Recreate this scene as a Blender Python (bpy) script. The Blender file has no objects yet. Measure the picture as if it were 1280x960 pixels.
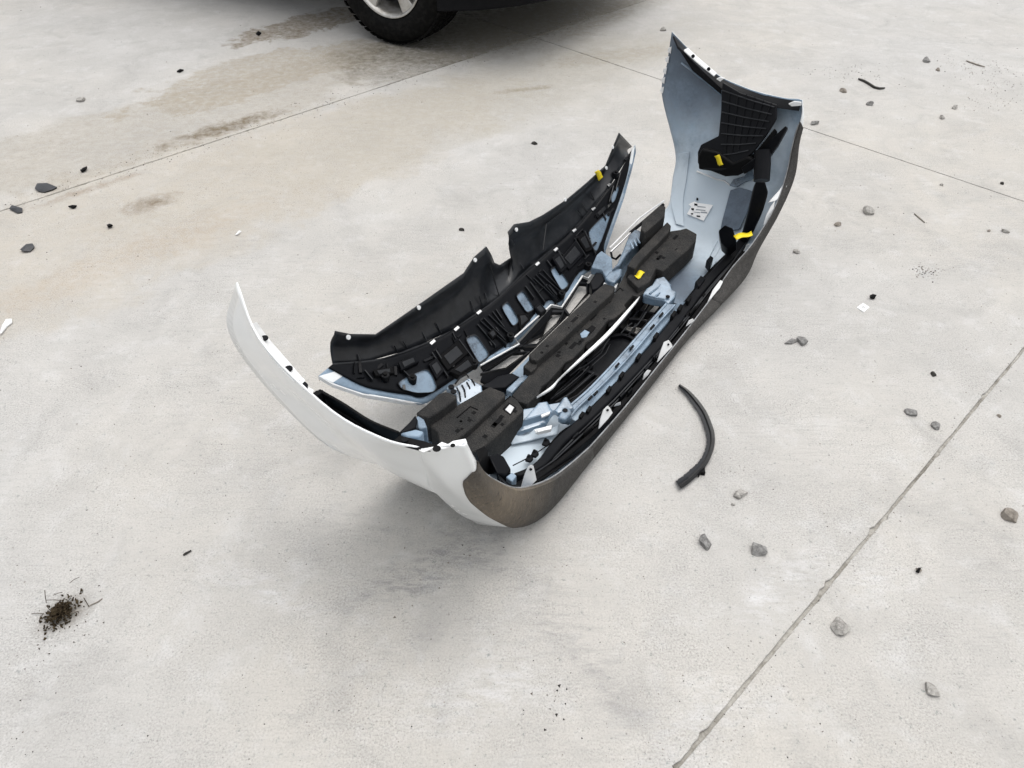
import bpy, bmesh, math, random
from mathutils import Vector, Matrix
random.seed(7)
R = math.radians
scn = bpy.context.scene
C = scn.collection

# ------------------------------------------------------------------ camera, sky, sun, exposure
F_PX = 920.0; PITCH = math.atan(852 / 920.0); CAM_H = 1.45
cam_d = bpy.data.cameras.new('camera'); cam = bpy.data.objects.new('camera', cam_d); C.objects.link(cam)
cam.location = (0, 0, CAM_H); cam.rotation_euler = (math.pi / 2 - PITCH, 0, 0)
cam_d.sensor_width = 36; cam_d.lens = F_PX * 36 / 1280; cam_d.clip_start = 0.05; cam_d.clip_end = 600
scn.camera = cam
SUN_EL, SUN_AZ = R(79), R(40)          # azimuth measured from +Y towards +X
world = bpy.data.worlds.new('World'); scn.world = world; world.use_nodes = True
wn = world.node_tree.nodes; wl = world.node_tree.links; wn.clear()
sky = wn.new('ShaderNodeTexSky'); sky.sky_type = 'NISHITA'; sky.sun_disc = False
sky.sun_elevation = SUN_EL; sky.sun_rotation = SUN_AZ; sky.air_density = 1.2; sky.dust_density = 4.0; sky.ozone_density = 1.0
bg = wn.new('ShaderNodeBackground'); bg.inputs[1].default_value = 0.15
mixw = wn.new('ShaderNodeMix'); mixw.data_type = 'RGBA'; mixw.inputs[0].default_value = 0.55
hs = wn.new('ShaderNodeHueSaturation'); hs.inputs['Saturation'].default_value = 0.18
wo = wn.new('ShaderNodeOutputWorld')
wl.new(sky.outputs[0], hs.inputs['Color']); wl.new(hs.outputs[0], bg.inputs[0]); wl.new(bg.outputs[0], wo.inputs[0])
wn.remove(mixw)
sun_d = bpy.data.lights.new('sun', 'SUN'); sun_d.energy = 0.75; sun_d.angle = R(80); sun_d.color = (1, 0.965, 0.91)
sun = bpy.data.objects.new('sun', sun_d); C.objects.link(sun)
sv = Vector((math.sin(SUN_AZ) * math.cos(SUN_EL), math.cos(SUN_AZ) * math.cos(SUN_EL), math.sin(SUN_EL)))
sun.rotation_euler = sv.to_track_quat('Z', 'Y').to_euler(); sun.location = sv * 20
vs = scn.view_settings; vs.view_transform = 'Standard'; vs.look = 'None'; vs.gamma = 1; vs.exposure = 0.50; vs.use_curve_mapping = False

# ------------------------------------------------------------------ pixel -> place helpers (photo pixels, 1280 x 960)
FW = Vector((0, math.cos(PITCH), -math.sin(PITCH))); UPV = Vector((0, math.sin(PITCH), math.cos(PITCH)))
EYE = Vector((0, 0, CAM_H))
def ray(u, v): return FW + Vector((1, 0, 0)) * ((u - 640) / F_PX) - UPV * ((v - 480) / F_PX)
def G(u, v, z=0.0):
    d = ray(u, v); return EYE + d * ((z - CAM_H) / d.z)
# bumper frame: s along the car's width, t along the car's height, z = towards the rear of the car (up)
ORG = Vector((0.42, 1.578, 0)); LU = Vector((0.56, 0.8285, 0)).normalized(); TU = Vector((-LU.y, LU.x, 0))
def loc(p):
    q = p - ORG; return Vector((q.dot(LU), q.dot(TU), q.z))
def _lr(u, v):
    d = ray(u, v); o = EYE - ORG
    return Vector((o.dot(LU), o.dot(TU), o.z)), Vector((d.dot(LU), d.dot(TU), d.z))
def atz(u, v, z): o, d = _lr(u, v); return o + d * ((z - o.z) / d.z)
def att(u, v, t): o, d = _lr(u, v); return o + d * ((t - o.y) / d.y)
def ats(u, v, s): o, d = _lr(u, v); return o + d * ((s - o.x) / d.x)
def hit(u, v, h):
    o, d = _lr(u, v); a = (0.8 - o.z) / d.z; b = (-0.3 - o.z) / d.z
    for _ in range(40):
        m = (a + b) / 2; p = o + d * m
        if p.z > h(p.x, p.y): a = m
        else: b = m
    return o + d * ((a + b) / 2)

# ------------------------------------------------------------------ materials
def mat(name, color, rough=0.5, metal=0.0, spec=0.5, coat=0.0):
    m = bpy.data.materials.new(name); m.use_nodes = True
    b = m.node_tree.nodes['Principled BSDF']
    b.inputs['Base Color'].default_value = (*color, 1); b.inputs['Roughness'].default_value = rough
    b.inputs['Metallic'].default_value = metal; b.inputs['Specular IOR Level'].default_value = spec
    b.inputs['Coat Weight'].default_value = coat; b.inputs['Coat Roughness'].default_value = 0.08
    return m
def N(m, t, **kw):
    n = m.node_tree.nodes.new(t)
    for k, v in kw.items():
        if k in n.inputs: n.inputs[k].default_value = v
        else: setattr(n, k, v)
    return n
def Lk(m, a, b): m.node_tree.links.new(a, b)
def noise(m, vec, scale, detail=4, rough=0.55, dist=0.0):
    n = N(m, 'ShaderNodeTexNoise', Scale=scale, Detail=detail, Roughness=rough, Distortion=dist); Lk(m, vec, n.inputs['Vector']); return n.outputs['Fac']
def ramp(m, fac, stops):
    n = N(m, 'ShaderNodeValToRGB'); e = n.color_ramp.elements
    while len(e) < len(stops): e.new(0.5)
    for x, (p, c) in zip(e, stops):
        x.position = p; x.color = (c, c, c, 1) if isinstance(c, (int, float)) else (*c, 1)
    Lk(m, fac, n.inputs[0]); return n.outputs[0]
def mix(m, fac, a, b, mode='MIX'):
    n = N(m, 'ShaderNodeMix', data_type='RGBA', blend_type=mode)
    for s, x in ((0, fac), (6, a), (7, b)):
        if isinstance(x, bpy.types.NodeSocket): Lk(m, x, n.inputs[s])
        elif isinstance(x, tuple): n.inputs[s].default_value = (*x, 1)
        else: n.inputs[s].default_value = x
    return n.outputs[2]
def math_(m, op, a, b=0.0, clamp=False):
    n = N(m, 'ShaderNodeMath', operation=op, use_clamp=clamp)
    for s, x in ((0, a), (1, b)):
        if isinstance(x, bpy.types.NodeSocket): Lk(m, x, n.inputs[s])
        else: n.inputs[s].default_value = x
    return n.outputs[0]
def bump(m, h, strength, dist, prev=None):
    n = N(m, 'ShaderNodeBump', Strength=strength, Distance=dist); Lk(m, h, n.inputs['Height'])
    if prev: Lk(m, prev, n.inputs['Normal'])
    return n.outputs[0]
def bs(m): return m.node_tree.nodes['Principled BSDF']
def opos(m): return N(m, 'ShaderNodeTexCoord').outputs['Object']
def wpos(m): return N(m, 'ShaderNodeNewGeometry').outputs['Position']

def dusty(name, color, dust, amount, rough, scale=18, spec=0.4, grain=0.15, gscale=900):
    """plastic with patchy dust and a fine moulded grain"""
    m = mat(name, color, rough, spec=spec); v = wpos(m)
    f = noise(m, v, scale, 6, 0.65); k = ramp(m, f, [(0.42, 0.0), (0.72, amount)])
    f2 = noise(m, v, scale * 14, 3); k2 = math_(m, 'MULTIPLY', k, f2)
    Lk(m, mix(m, math_(m, 'MULTIPLY', k2, 1.8, True), color, dust), bs(m).inputs['Base Color'])
    Lk(m, math_(m, 'ADD', math_(m, 'MULTIPLY', k, 0.6), rough, True), bs(m).inputs['Roughness'])
    if grain: Lk(m, bump(m, noise(m, v, gscale, 2), grain, 0.0006), bs(m).inputs['Normal'])
    return m
M = {}
M['black'] = dusty('black moulded plastic', (0.006, 0.0065, 0.008), (0.085, 0.08, 0.075), 0.05, 0.30, 14, 0.09)
M['black_matt'] = dusty('matt black plastic', (0.007, 0.007, 0.0075), (0.08, 0.075, 0.07), 0.06, 0.45, 12, 0.05)
M['sheen'] = dusty('satin black plastic', (0.008, 0.009, 0.011), (0.10, 0.10, 0.105), 0.16, 0.30, 22, 0.42)
M['white'] = dusty('white car paint', (0.78, 0.80, 0.80), (0.62, 0.60, 0.55), 0.12, 0.22, 9, 0.5, 0)
bs(M['white']).inputs['Coat Weight'].default_value = 0.6
M['white_edge'] = dusty('white painted flange', (0.80, 0.81, 0.81), (0.5, 0.46, 0.4), 0.35, 0.35, 40, 0.5, 0)
m = dusty('pale blue grey primer with overspray and painted shading', (0.25, 0.335, 0.425), (0.06, 0.08, 0.105), 0.8, 0.30, 7, 0.4, 0.05); v = wpos(m)
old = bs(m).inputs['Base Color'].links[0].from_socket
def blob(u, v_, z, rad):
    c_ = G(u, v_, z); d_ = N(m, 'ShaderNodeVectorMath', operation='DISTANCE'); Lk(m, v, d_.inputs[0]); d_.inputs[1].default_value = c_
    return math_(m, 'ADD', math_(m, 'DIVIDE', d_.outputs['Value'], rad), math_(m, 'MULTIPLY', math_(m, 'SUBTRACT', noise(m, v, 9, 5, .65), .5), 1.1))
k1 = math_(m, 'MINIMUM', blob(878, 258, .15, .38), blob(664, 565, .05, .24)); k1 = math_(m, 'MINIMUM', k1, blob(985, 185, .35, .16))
c = mix(m, ramp(m, k1, [(.35, .85), (1.05, 0.)]), old, (0.62, 0.70, 0.76))  # paler low corners: overspray, and brighter light painted into the colour
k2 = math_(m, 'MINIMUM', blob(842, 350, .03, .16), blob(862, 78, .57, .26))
c = mix(m, ramp(m, k2, [(.35, .9), (1.0, 0.)]), c, (0.10, 0.125, 0.16))  # shade painted under the far arch; dark smudges on the floor by the foam
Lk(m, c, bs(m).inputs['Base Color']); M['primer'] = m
M['primer_light'] = dusty('pale blue primer', (0.20, 0.28, 0.365), (0.03, 0.042, 0.06), 1.0, 0.15, 13, 0.8, 0.04)
bs(M['primer_light']).inputs['Coat Weight'].default_value = 0.5
M['yellow'] = dusty('yellow marking tape', (0.80, 0.62, 0.015), (0.5, 0.4, 0.05), 0.2, 0.5, 60, 0.4, 0)
M['lip_grey'] = dusty('scuffed grey lip', (0.30, 0.31, 0.32), (0.09, 0.085, 0.08), 0.9, 0.5, 25, 0.4, 0)
M['st_ink'] = mat('grey print', (0.30, 0.32, 0.34), 0.7)
M['metal'] = mat('bare metal', (0.55, 0.55, 0.55), 0.35, 1.0)
# dark grey bead foam
m = mat('bead foam', (0.035, 0.035, 0.037), 0.85, spec=0.2); v = wpos(m)
vo = N(m, 'ShaderNodeTexVoronoi', Scale=300.0); Lk(m, v, vo.inputs['Vector'])
f = noise(m, v, 16, 6, 0.7)
c = mix(m, ramp(m, f, [(0.4, 0.0), (0.75, 0.6)]), (0.030, 0.030, 0.030), (0.095, 0.087, 0.078))
c = mix(m, ramp(m, vo.outputs['Distance'], [(0.25, 0.0), (0.6, 0.55)]), c, (0.012, 0.012, 0.012))
Lk(m, c, bs(m).inputs['Base Color'])
hmix = math_(m, 'ADD', math_(m, 'MULTIPLY', vo.outputs['Distance'], -1.0), math_(m, 'MULTIPLY', noise(m, v, 55, 4), 1.2))
Lk(m, bump(m, hmix, 0.6, 0.0025), bs(m).inputs['Normal'])
M['foam'] = m
# textured grey lower valance with dried mud
m = mat('textured grey valance plastic', (0.06, 0.058, 0.055), 0.8, spec=0.25); v = wpos(m)
mp = N(m, 'ShaderNodeMapping'); Lk(m, v, mp.inputs['Vector']); mp.inputs['Scale'].default_value = (1, 1, 0.12)
f1 = noise(m, mp.outputs[0], 170, 4, 0.65); f2 = noise(m, v, 5, 5, 0.6); f3 = noise(m, v, 380, 3, 0.7); f4 = noise(m, v, 60, 6, 0.75)
nc = N(m, 'ShaderNodeVectorMath', operation='DISTANCE'); Lk(m, v, nc.inputs[0]); nc.inputs[1].default_value = G(612, 612, .26)
mud = math_(m, 'ADD', nc.outputs['Value'], math_(m, 'MULTIPLY', math_(m, 'SUBTRACT', f2, .5), .30)); mudk = ramp(m, mud, [(.05, .85), (.26, .06)])
c = mix(m, ramp(m, f3, [(0.38, 0.0), (0.66, 1.0)]), (0.022, 0.022, 0.022), (0.066, 0.065, 0.064))
c = mix(m, mudk, c, (0.175, 0.145, 0.110))
c = mix(m, math_(m, 'MULTIPLY', ramp(m, f1, [(0.50, 0.0), (0.72, 0.5)]), mudk), c, (0.33, 0.26, 0.18))
c = mix(m, ramp(m, f4, [(0.52, 0.0), (0.72, 0.5)]), c, (0.115, 0.11, 0.105))
c = mix(m, ramp(m, f4, [(0.30, 0.8), (0.44, 0.0)]), c, (0.028, 0.027, 0.026))
Lk(m, c, bs(m).inputs['Base Color']); Lk(m, bump(m, f3, 0.5, 0.0012, bump(m, f4, 0.3, 0.002)), bs(m).inputs['Normal'])
M['valance'] = m
m = mat('shipping label', (0.8, 0.8, 0.79), 0.6); v = opos(m)
f = noise(m, v, 160, 2, 0.4); f2 = noise(m, v, 30, 4, 0.6)
c = mix(m, ramp(m, f, [(0.68, 0.0), (0.71, 0.6)]), (0.90, 0.90, 0.89), (0.22, 0.23, 0.25))
c = mix(m, ramp(m, f2, [(0.70, 0.0), (0.71, 1.0)]), c, (0.10, 0.12, 0.15))
Lk(m, c, bs(m).inputs['Base Color']); M['label'] = m

# ------------------------------------------------------------------ concrete
WARP = {}
def stain(m, v, u0, v0, rx, ry, ang, warp, lo, hi, amount, warp_scale=5.0):
    c = G(u0, v0)
    sub = N(m, 'ShaderNodeVectorMath', operation='SUBTRACT'); Lk(m, v, sub.inputs[0]); sub.inputs[1].default_value = (c.x, c.y, 0)
    mp = N(m, 'ShaderNodeMapping', vector_type='TEXTURE'); Lk(m, sub.outputs[0], mp.inputs['Vector'])
    mp.inputs['Rotation'].default_value = (0, 0, ang); mp.inputs['Scale'].default_value = (rx, ry, 1)
    ln = N(m, 'ShaderNodeVectorMath', operation='LENGTH'); Lk(m, mp.outputs[0], ln.inputs[0])
    key = 3.0 if warp_scale < 5 else 8.0
    if key not in WARP: WARP[key] = math_(m, 'SUBTRACT', noise(m, v, key, 6, 0.68, 0.4), 0.5)
    w = math_(m, 'MULTIPLY', WARP[key], warp)
    d = math_(m, 'ADD', ln.outputs['Value'], w)
    return ramp(m, d, [(lo, amount), (hi, 0.0)])
def concrete():
    m = mat('weathered concrete', (0.5, 0.5, 0.48), 0.88, spec=0.25); v = wpos(m)
    A = math.atan2(0.692, 0.722)
    big = noise(m, v, 0.55, 3, 0.5); mid = noise(m, v, 2.6, 9, 0.70, .4); mid2 = noise(m, v, 9.0, 8, 0.72, .3)
    c = mix(m, ramp(m, big, [(0.38, 0.0), (0.62, 1.0)]), (0.488, 0.464, 0.424), (0.478, 0.469, 0.453))
    c = mix(m, ramp(m, mid, [(0.38, 0.0), (0.62, 0.6)]), c, (0.39, 0.38, 0.362))
    c = mix(m, ramp(m, mid2, [(0.52, 0.0), (0.72, 0.5)]), c, (0.58, 0.58, 0.575))
    c = mix(m, ramp(m, noise(m, v, 5.0, 8, 0.7, 0.8), [(0.51, 0.0), (0.70, 0.45)]), c, (0.31, 0.302, 0.288))
    # brown silt beside the joint, oil and tyre smudges: stains with outlines of their own, one with car shade painted in
    silt = (0.33, 0.295, 0.235); brown = (0.15, 0.115, 0.07); wet = (0.37, 0.345, 0.295); soot = (0.19, 0.19, 0.195)
    fine_ = noise(m, v, 28, 6, 0.72, 0.3); crust = ramp(m, fine_, [(0.30, 0.25), (0.62, 1.0)])
    mp4 = N(m, 'ShaderNodeMapping'); Lk(m, v, mp4.inputs['Vector']); mp4.inputs['Rotation'].default_value = (0, 0, R(38)); mp4.inputs['Scale'].default_value = (1.0, 3.5, 1.0)
    scuff = ramp(m, noise(m, mp4.outputs[0], 17, 7, 0.75, .3), [(0.42, 0.0), (0.62, 1.0)])
    def silt_on(c, k, col): return mix(m, math_(m, 'MULTIPLY', k, crust), c, col)
    c = silt_on(c, stain(m, v, 175, 268, 2.3, 0.62, A, 1.1, 0.72, 0.84, 0.40, 3.0), (0.40, 0.35, 0.275))
    c = silt_on(c, stain(m, v, 420, 190, 1.5, 0.52, A, 1.1, 0.70, 0.80, 0.30, 3.0), (0.40, 0.355, 0.285))
    c = silt_on(c, stain(m, v, 205, 152, 2.2, 0.44, A, 1.2, 0.66, 0.78, 0.62, 3.0), (0.33, 0.30, 0.25))
    c = silt_on(c, stain(m, v, 330, 92, 1.1, 0.40, A, 1.3, 0.60, 0.68, 0.72, 3.0), (0.31, 0.27, 0.205))
    c = silt_on(c, stain(m, v, 400, 26, 0.9, 0.26, A, 1.5, 0.55, 0.70, 0.95, 8.0), (0.17, 0.135, 0.09))
    c = silt_on(c, stain(m, v, 640, 110, 1.7, 0.5, A, 1.2, 0.5, 0.9, 0.7, 3.0), wet)
    q0, q1 = G(0, 264), G(665, 47); dq = (q1 - q0).normalized(); dt = N(m, 'ShaderNodeVectorMath', operation='DOT_PRODUCT'); Lk(m, v, dt.inputs[0]); dt.inputs[1].default_value = (dq.y, -dq.x, 0)
    north = math_(m, 'LESS_THAN', dt.outputs['Value'], q0.x * dq.y - q0.y * dq.x)
    c = mix(m, math_(m, 'MULTIPLY', math_(m, 'MULTIPLY', stain(m, v, 640, 40, 1.3, 0.7, A, 1.0, 0.6, 1.0, 1.0, 3.0), crust), north), c, (0.12, 0.105, 0.075))  # damp silt beside the tyre plus the car's shadow, both put into the colour
    c = silt_on(c, stain(m, v, 690, 25, 1.3, 0.45, A, 0.9, 0.5, 0.95, 0.9, 3.0), (0.25, 0.225, 0.18))
    c = silt_on(c, stain(m, v, 760, 70, 0.6, 0.16, 0.3, 1.5, 0.5, 0.8, 0.6, 8.0), (0.33, 0.30, 0.245))
    c = silt_on(c, stain(m, v, 280, 160, 0.42, 0.10, A, 2.2, 0.30, 0.80, 1.0, 8.0), brown)
    c = silt_on(c, stain(m, v, 190, 254, 0.15, 0.08, 0.5, 2.2, 0.0, 0.9, 0.9, 8.0), (0.17, 0.13, 0.085))
    c = silt_on(c, stain(m, v, 120, 234, 0.32, 0.04, A, 2.0, 0.1, 0.9, 0.7, 8.0), (0.22, 0.165, 0.11))
    c = silt_on(c, stain(m, v, 655, 112, 0.22, 0.04, 0.3, 2.2, 0.1, 0.9, 0.8, 8.0), (0.22, 0.19, 0.12))
    c = silt_on(c, stain(m, v, 140, 330, 0.9, 0.16, A, 1.6, 0.4, 0.8, 0.4, 3.0), (0.40, 0.33, 0.25))
    for (u, vv, rx, ry, an, am) in [(545, 690, 0.30, 0.13, 0.7, 0.55), (495, 735, 0.20, 0.07, 0.6, 0.5), (635, 712, 0.20, 0.07, -0.6, 0.5),
                                    (500, 805, 0.16, 0.07, 0.4, 0.35), (690, 790, 0.22, 0.08, -0.7, 0.3), (775, 880, 0.24, 0.09, -0.8, 0.35),
                                    (730, 830, 0.25, 0.06, -0.9, 0.3), (1120, 290, 0.45, 0.22, 0.2, 0.22), (1230, 330, 0.40, 0.20, 0.2, 0.25), (430, 660, 0.22, 0.12, 0.4, 0.3),
                                    (1190, 52, 0.6, 0.1, 0.0, 0.35), (1155, 341, 0.05, 0.03, 0.6, 0.7)]:
        c = mix(m, math_(m, 'MULTIPLY', stain(m, v, u, vv, rx, ry, an, 2.6, 0.0, 0.8, am, 8.0), scuff), c, soot)
    c = silt_on(c, stain(m, v, 77, 768, 0.07, 0.05, 0.6, 1.8, 0.2, 1.0, 0.9, 8.0), (0.10, 0.08, 0.055))
    for (u, vv, rx, ry, an) in [(880, 900, 0.22, 0.10, 0.4), (1000, 720, 0.22, 0.07, 0.8), (1090, 720, 0.16, 0.07, 0.8), (590, 870, 0.25, 0.1, 0.3), (950, 740, 0.15, 0.05, 0.8), (330, 740, 0.3, 0.05, -0.5)]:
        c = mix(m, math_(m, 'MULTIPLY', stain(m, v, u, vv, rx, ry, an, 2.2, 0.0, 0.9, 0.55, 7.0), scuff), c, (0.62, 0.62, 0.625))
    # broom marks
    mp = N(m, 'ShaderNodeMapping'); Lk(m, v, mp.inputs['Vector']); mp.inputs['Rotation'].default_value = (0, 0, R(38)); mp.inputs['Scale'].default_value = (1.0, 11.0, 1.0)
    br = noise(m, mp.outputs[0], 9, 6, 0.75); mask = ramp(m, noise(m, v, 1.7, 3), [(0.40, 0.1), (0.66, 1.0)])
    c = mix(m, math_(m, 'MULTIPLY', ramp(m, br, [(0.50, 0.0), (0.68, 0.5)]), mask), c, (0.29, 0.283, 0.275))
    # sand grain and dark specks
    g = noise(m, v, 230, 4, 0.75); g2 = noise(m, v, 75, 5, 0.75)
    worn = ramp(m, noise(m, v, 4.2, 6, .7), [(0.38, 0.25), (0.62, 1.0)])
    c = mix(m, math_(m, 'MULTIPLY', ramp(m, g, [(0.34, 0.7), (0.50, 0.0)]), worn), c, (0.20, 0.195, 0.185))
    c = mix(m, math_(m, 'MULTIPLY', ramp(m, g, [(0.54, 0.0), (0.70, 0.5)]), worn), c, (0.70, 0.695, 0.68))
    c = mix(m, ramp(m, g2, [(0.30, 0.75), (0.41, 0.0)]), c, (0.17, 0.195, 0.185))
    vo = N(m, 'ShaderNodeTexVoronoi', Scale=42.0); Lk(m, v, vo.inputs['Vector'])
    pit = math_(m, 'MULTIPLY', ramp(m, vo.outputs['Distance'], [(0.05, 1.0), (0.12, 0.0)]), ramp(m, noise(m, v, 6, 3), [(0.5, 0.0), (0.6, 0.7)]))
    c = mix(m, pit, c, (0.17, 0.16, 0.15))
    v2 = N(m, 'ShaderNodeTexVoronoi', Scale=170.0); Lk(m, v, v2.inputs['Vector'])
    fl = math_(m, 'MULTIPLY', ramp(m, v2.outputs['Distance'], [(0.10, 1.0), (0.22, 0.0)]), ramp(m, noise(m, v, 31, 3, .7), [(0.56, 0.0), (0.64, 0.75)]))
    c = mix(m, fl, c, (0.13, 0.12, 0.11))
    mp3 = N(m, 'ShaderNodeMapping'); Lk(m, v, mp3.inputs['Vector']); mp3.inputs['Rotation'].default_value = (0, 0, R(-25)); mp3.inputs['Scale'].default_value = (1.0, 26.0, 1.0)
    sc = math_(m, 'MULTIPLY', ramp(m, noise(m, mp3.outputs[0], 5, 4, .6, .2), [(0.64, 0.0), (0.70, 0.6)]), ramp(m, noise(m, v, 2.2, 3), [(0.5, 0.0), (0.65, 1.0)]))
    c = mix(m, sc, c, (0.30, 0.29, 0.28))
    Lk(m, c, bs(m).inputs['Base Color'])
    h = math_(m, 'ADD', math_(m, 'MULTIPLY', g, 0.6), math_(m, 'MULTIPLY', g2, 0.7))
    h = math_(m, 'ADD', h, math_(m, 'MULTIPLY', math_(m, 'MULTIPLY', br, mask), 0.9))
    Lk(m, bump(m, h, 0.55, 0.0035), bs(m).inputs['Normal'])
    return m
M['concrete'] = concrete()
m = mat('joint grit', (0.22, 0.205, 0.175), 0.95, spec=0.1); v = wpos(m)
f = math_(m, 'ADD', math_(m, 'MULTIPLY', noise(m, v, 40, 6, 0.75), .55), math_(m, 'MULTIPLY', noise(m, v, 7, 4, 0.7), .45))
Lk(m, ramp(m, f, [(0.36, (0.14, 0.128, 0.108)), (0.48, (0.30, 0.285, 0.255)), (0.60, (0.46, 0.445, 0.41))]), bs(m).inputs['Base Color'])
Lk(m, bump(m, f, 0.8, 0.006), bs(m).inputs['Normal']); M['joint'] = m

# ------------------------------------------------------------------ mesh helpers
def link(name, me, mats, parent=None, sharp=35, bevel=0, seg=2):
    o = bpy.data.objects.new(name, me); C.objects.link(o)
    for x in (mats if isinstance(mats, (list, tuple)) else [mats]): me.materials.append(M[x] if isinstance(x, str) else x)
    if parent: o.parent = parent
    for p in me.polygons: p.use_smooth = True
    me.set_sharp_from_angle(angle=R(sharp))
    if bevel:
        b = o.modifiers.new('bevel', 'BEVEL'); b.width = bevel; b.segments = seg; b.limit_method = 'ANGLE'; b.angle_limit = R(30); b.use_clamp_overlap = True
    return o
def from_bm(name, bm, mats, parent=None, **kw):
    bmesh.ops.recalc_face_normals(bm, faces=bm.faces[:])
    me = bpy.data.meshes.new(name); bm.to_mesh(me); bm.free(); return link(name, me, mats, parent, **kw)
def add_prism(bm, top, down):
    """top: polygon of points; down: vector (or list of vectors) to the opposite face"""
    dn = down if isinstance(down, list) else [down] * len(top)
    a = [bm.verts.new(p) for p in top]; b = [bm.verts.new(Vector(p) + Vector(d)) for p, d in zip(top, dn)]
    n = len(a); bm.faces.new(a); bm.faces.new(b[::-1])
    for i in range(n): bm.faces.new((a[i], b[i], b[(i + 1) % n], a[(i + 1) % n]))
def prism(name, top, down, mats, parent=None, bevel=0.002, **kw):
    bm = bmesh.new(); add_prism(bm, top, down if isinstance(down, (list, Vector)) else Vector((0, 0, -down)))
    return from_bm(name, bm, mats, parent, bevel=bevel, **kw)
def add_tube(bm, pts, r, n=8, cap=True):
    pts = [Vector(p) for p in pts]; rr = r if isinstance(r, list) else [r] * len(pts); rings = []
    for i, p in enumerate(pts):
        d = (pts[min(i + 1, len(pts) - 1)] - pts[max(i - 1, 0)]).normalized()
        x = d.cross(Vector((0, 0, 1)));  x = x.normalized() if x.length > 1e-3 else Vector((1, 0, 0)); y = d.cross(x)
        rings.append([bm.verts.new(p + (x * math.cos(k * 2 * math.pi / n) + y * math.sin(k * 2 * math.pi / n)) * rr[i]) for k in range(n)])
    for a, b in zip(rings, rings[1:]):
        for k in range(n): bm.faces.new((a[k], a[(k + 1) % n], b[(k + 1) % n], b[k]))
    if cap: bm.faces.new(rings[0][::-1]); bm.faces.new(rings[-1])
def tube(name, pts, r, mats, parent=None, n=8):
    bm = bmesh.new(); add_tube(bm, pts, r, n); return from_bm(name, bm, mats, parent)
def cr(p0, p1, p2, p3, x):
    return 0.5 * ((2 * p1) + (p2 - p0) * x + (2 * p0 - 5 * p1 + 4 * p2 - p3) * x * x + (3 * p1 - p0 - 3 * p2 + p3) * x ** 3)
def crv(pts, x):
    n = len(pts); i = max(0, min(int(x), n - 2)); f = x - i
    g = lambda k: pts[k] if 0 <= k < n else (pts[0] * 2 - pts[1] if k < 0 else pts[n - 1] * 2 - pts[n - 2])
    return cr(g(i - 1), g(i), g(i + 1), g(i + 2), f)
def curve(pts, n): return [crv([Vector(p) for p in pts], i * (len(pts) - 1) / (n - 1)) for i in range(n)]
def grid_mesh(bm, g, flip=False, mi=0):
    vs_ = [[bm.verts.new(p) for p in r] for r in g]
    for a, b in zip(vs_, vs_[1:]):
        for i in range(len(a) - 1):
            q = (a[i], a[i + 1], b[i + 1], b[i]); f = bm.faces.new(q[::-1] if flip else q); f.material_index = mi
def tag(o, label=None, cat=None, group=None, kind=None):
    if label: o['label'] = label
    if cat: o['category'] = cat
    if group: o['group'] = group
    if kind: o['kind'] = kind
    return o
def empty(name, p, rz=0):
    o = bpy.data.objects.new(name, None); C.objects.link(o); o.location = p; o.rotation_euler = (0, 0, rz); o.empty_display_size = 0.1; return o

# ------------------------------------------------------------------ ground and slabs
me = bpy.data.meshes.new('ground'); me.from_pydata([(-120, -120, -0.006), (120, -120, -0.006), (120, 120, -0.006), (-120, 120, -0.006)], [], [(0, 1, 2, 3)])
ground = link('ground', me, 'joint'); tag(ground, 'weathered grey concrete yard cast in large slabs', None, None, 'structure')
pA0, pA1 = G(0, 264), G(665, 47); dA = (pA1 - pA0).normalized(); nA = Vector((dA.y, -dA.x, 0))
pB0, pB1 = G(690, 54), G(1275, 250); dB = (pB1 - pB0).normalized(); nB = Vector((-dB.y, dB.x, 0))
if nB.dot(dA) < 0: nB = -nB
pC = (G(896, 913) + G(1277, 431)) / 2
a0 = nA.dot(pA0); a1 = nA.dot(pC); DA = a1 - a0; b0 = nB.dot(pB0)
def cross(p, q):
    det = nA.x * nB.y - nA.y * nB.x
    return Vector(((p * nB.y - q * nA.y) / det, (nA.x * q - nB.x * p) / det, 0))
PL = [(-60, 0.0), (a0 - DA, .004), (a0, .0035), (a1, .0038), (a1 + DA, .006), (60, 0.0)]
QL = [(-60, 0.0), (b0 - 6.1, .004), (b0, .003), (b0 + 6.1, .004), (60, 0.0)]
rs = random.Random(3)
def edge(p, q, inward, amp):
    L = (q - p).length; n = int(min(700, L / 0.014)) if L < 30 else 2; out = []; j = 0
    for i in range(n):
        j = j * 0.55 + rs.uniform(-1, 1) * amp * 0.7
        chip = rs.uniform(2, 5) * amp if rs.random() < 0.035 else 0
        out.append(p.lerp(q, i / n) + (inward * (abs(chip) + j) if i else Vector()))
    return out
for i in range(len(PL) - 1):
    for j in range(len(QL) - 1):
        p0, p1 = PL[i][0] + PL[i][1], PL[i + 1][0] - PL[i + 1][1]; q0, q1 = QL[j][0] + QL[j][1], QL[j + 1][0] - QL[j + 1][1]
        k = [cross(p0, q0), cross(p1, q0), cross(p1, q1), cross(p0, q1)]
        ins = [nB, -nA, -nB, nA]; amp = [QL[j][1], PL[i + 1][1], QL[j + 1][1], PL[i][1]]
        loop = []
        for e in range(4): loop += edge(k[e], k[(e + 1) % 4], ins[e], amp[e] * 0.30)
        bm = bmesh.new(); add_prism(bm, loop, Vector((0, 0, -0.0055))); from_bm('slab', bm, 'concrete', ground, bevel=0.0012, seg=1)

# ------------------------------------------------------------------ the bumper
bumper = empty('car_bumper', ORG, math.atan2(LU.y, LU.x))
tag(bumper, 'removed white front car bumper lying face down on the concrete with its inner side up', 'bumper')
BP = bumper
V = lambda s, t, z: Vector((s, t, z))
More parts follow.
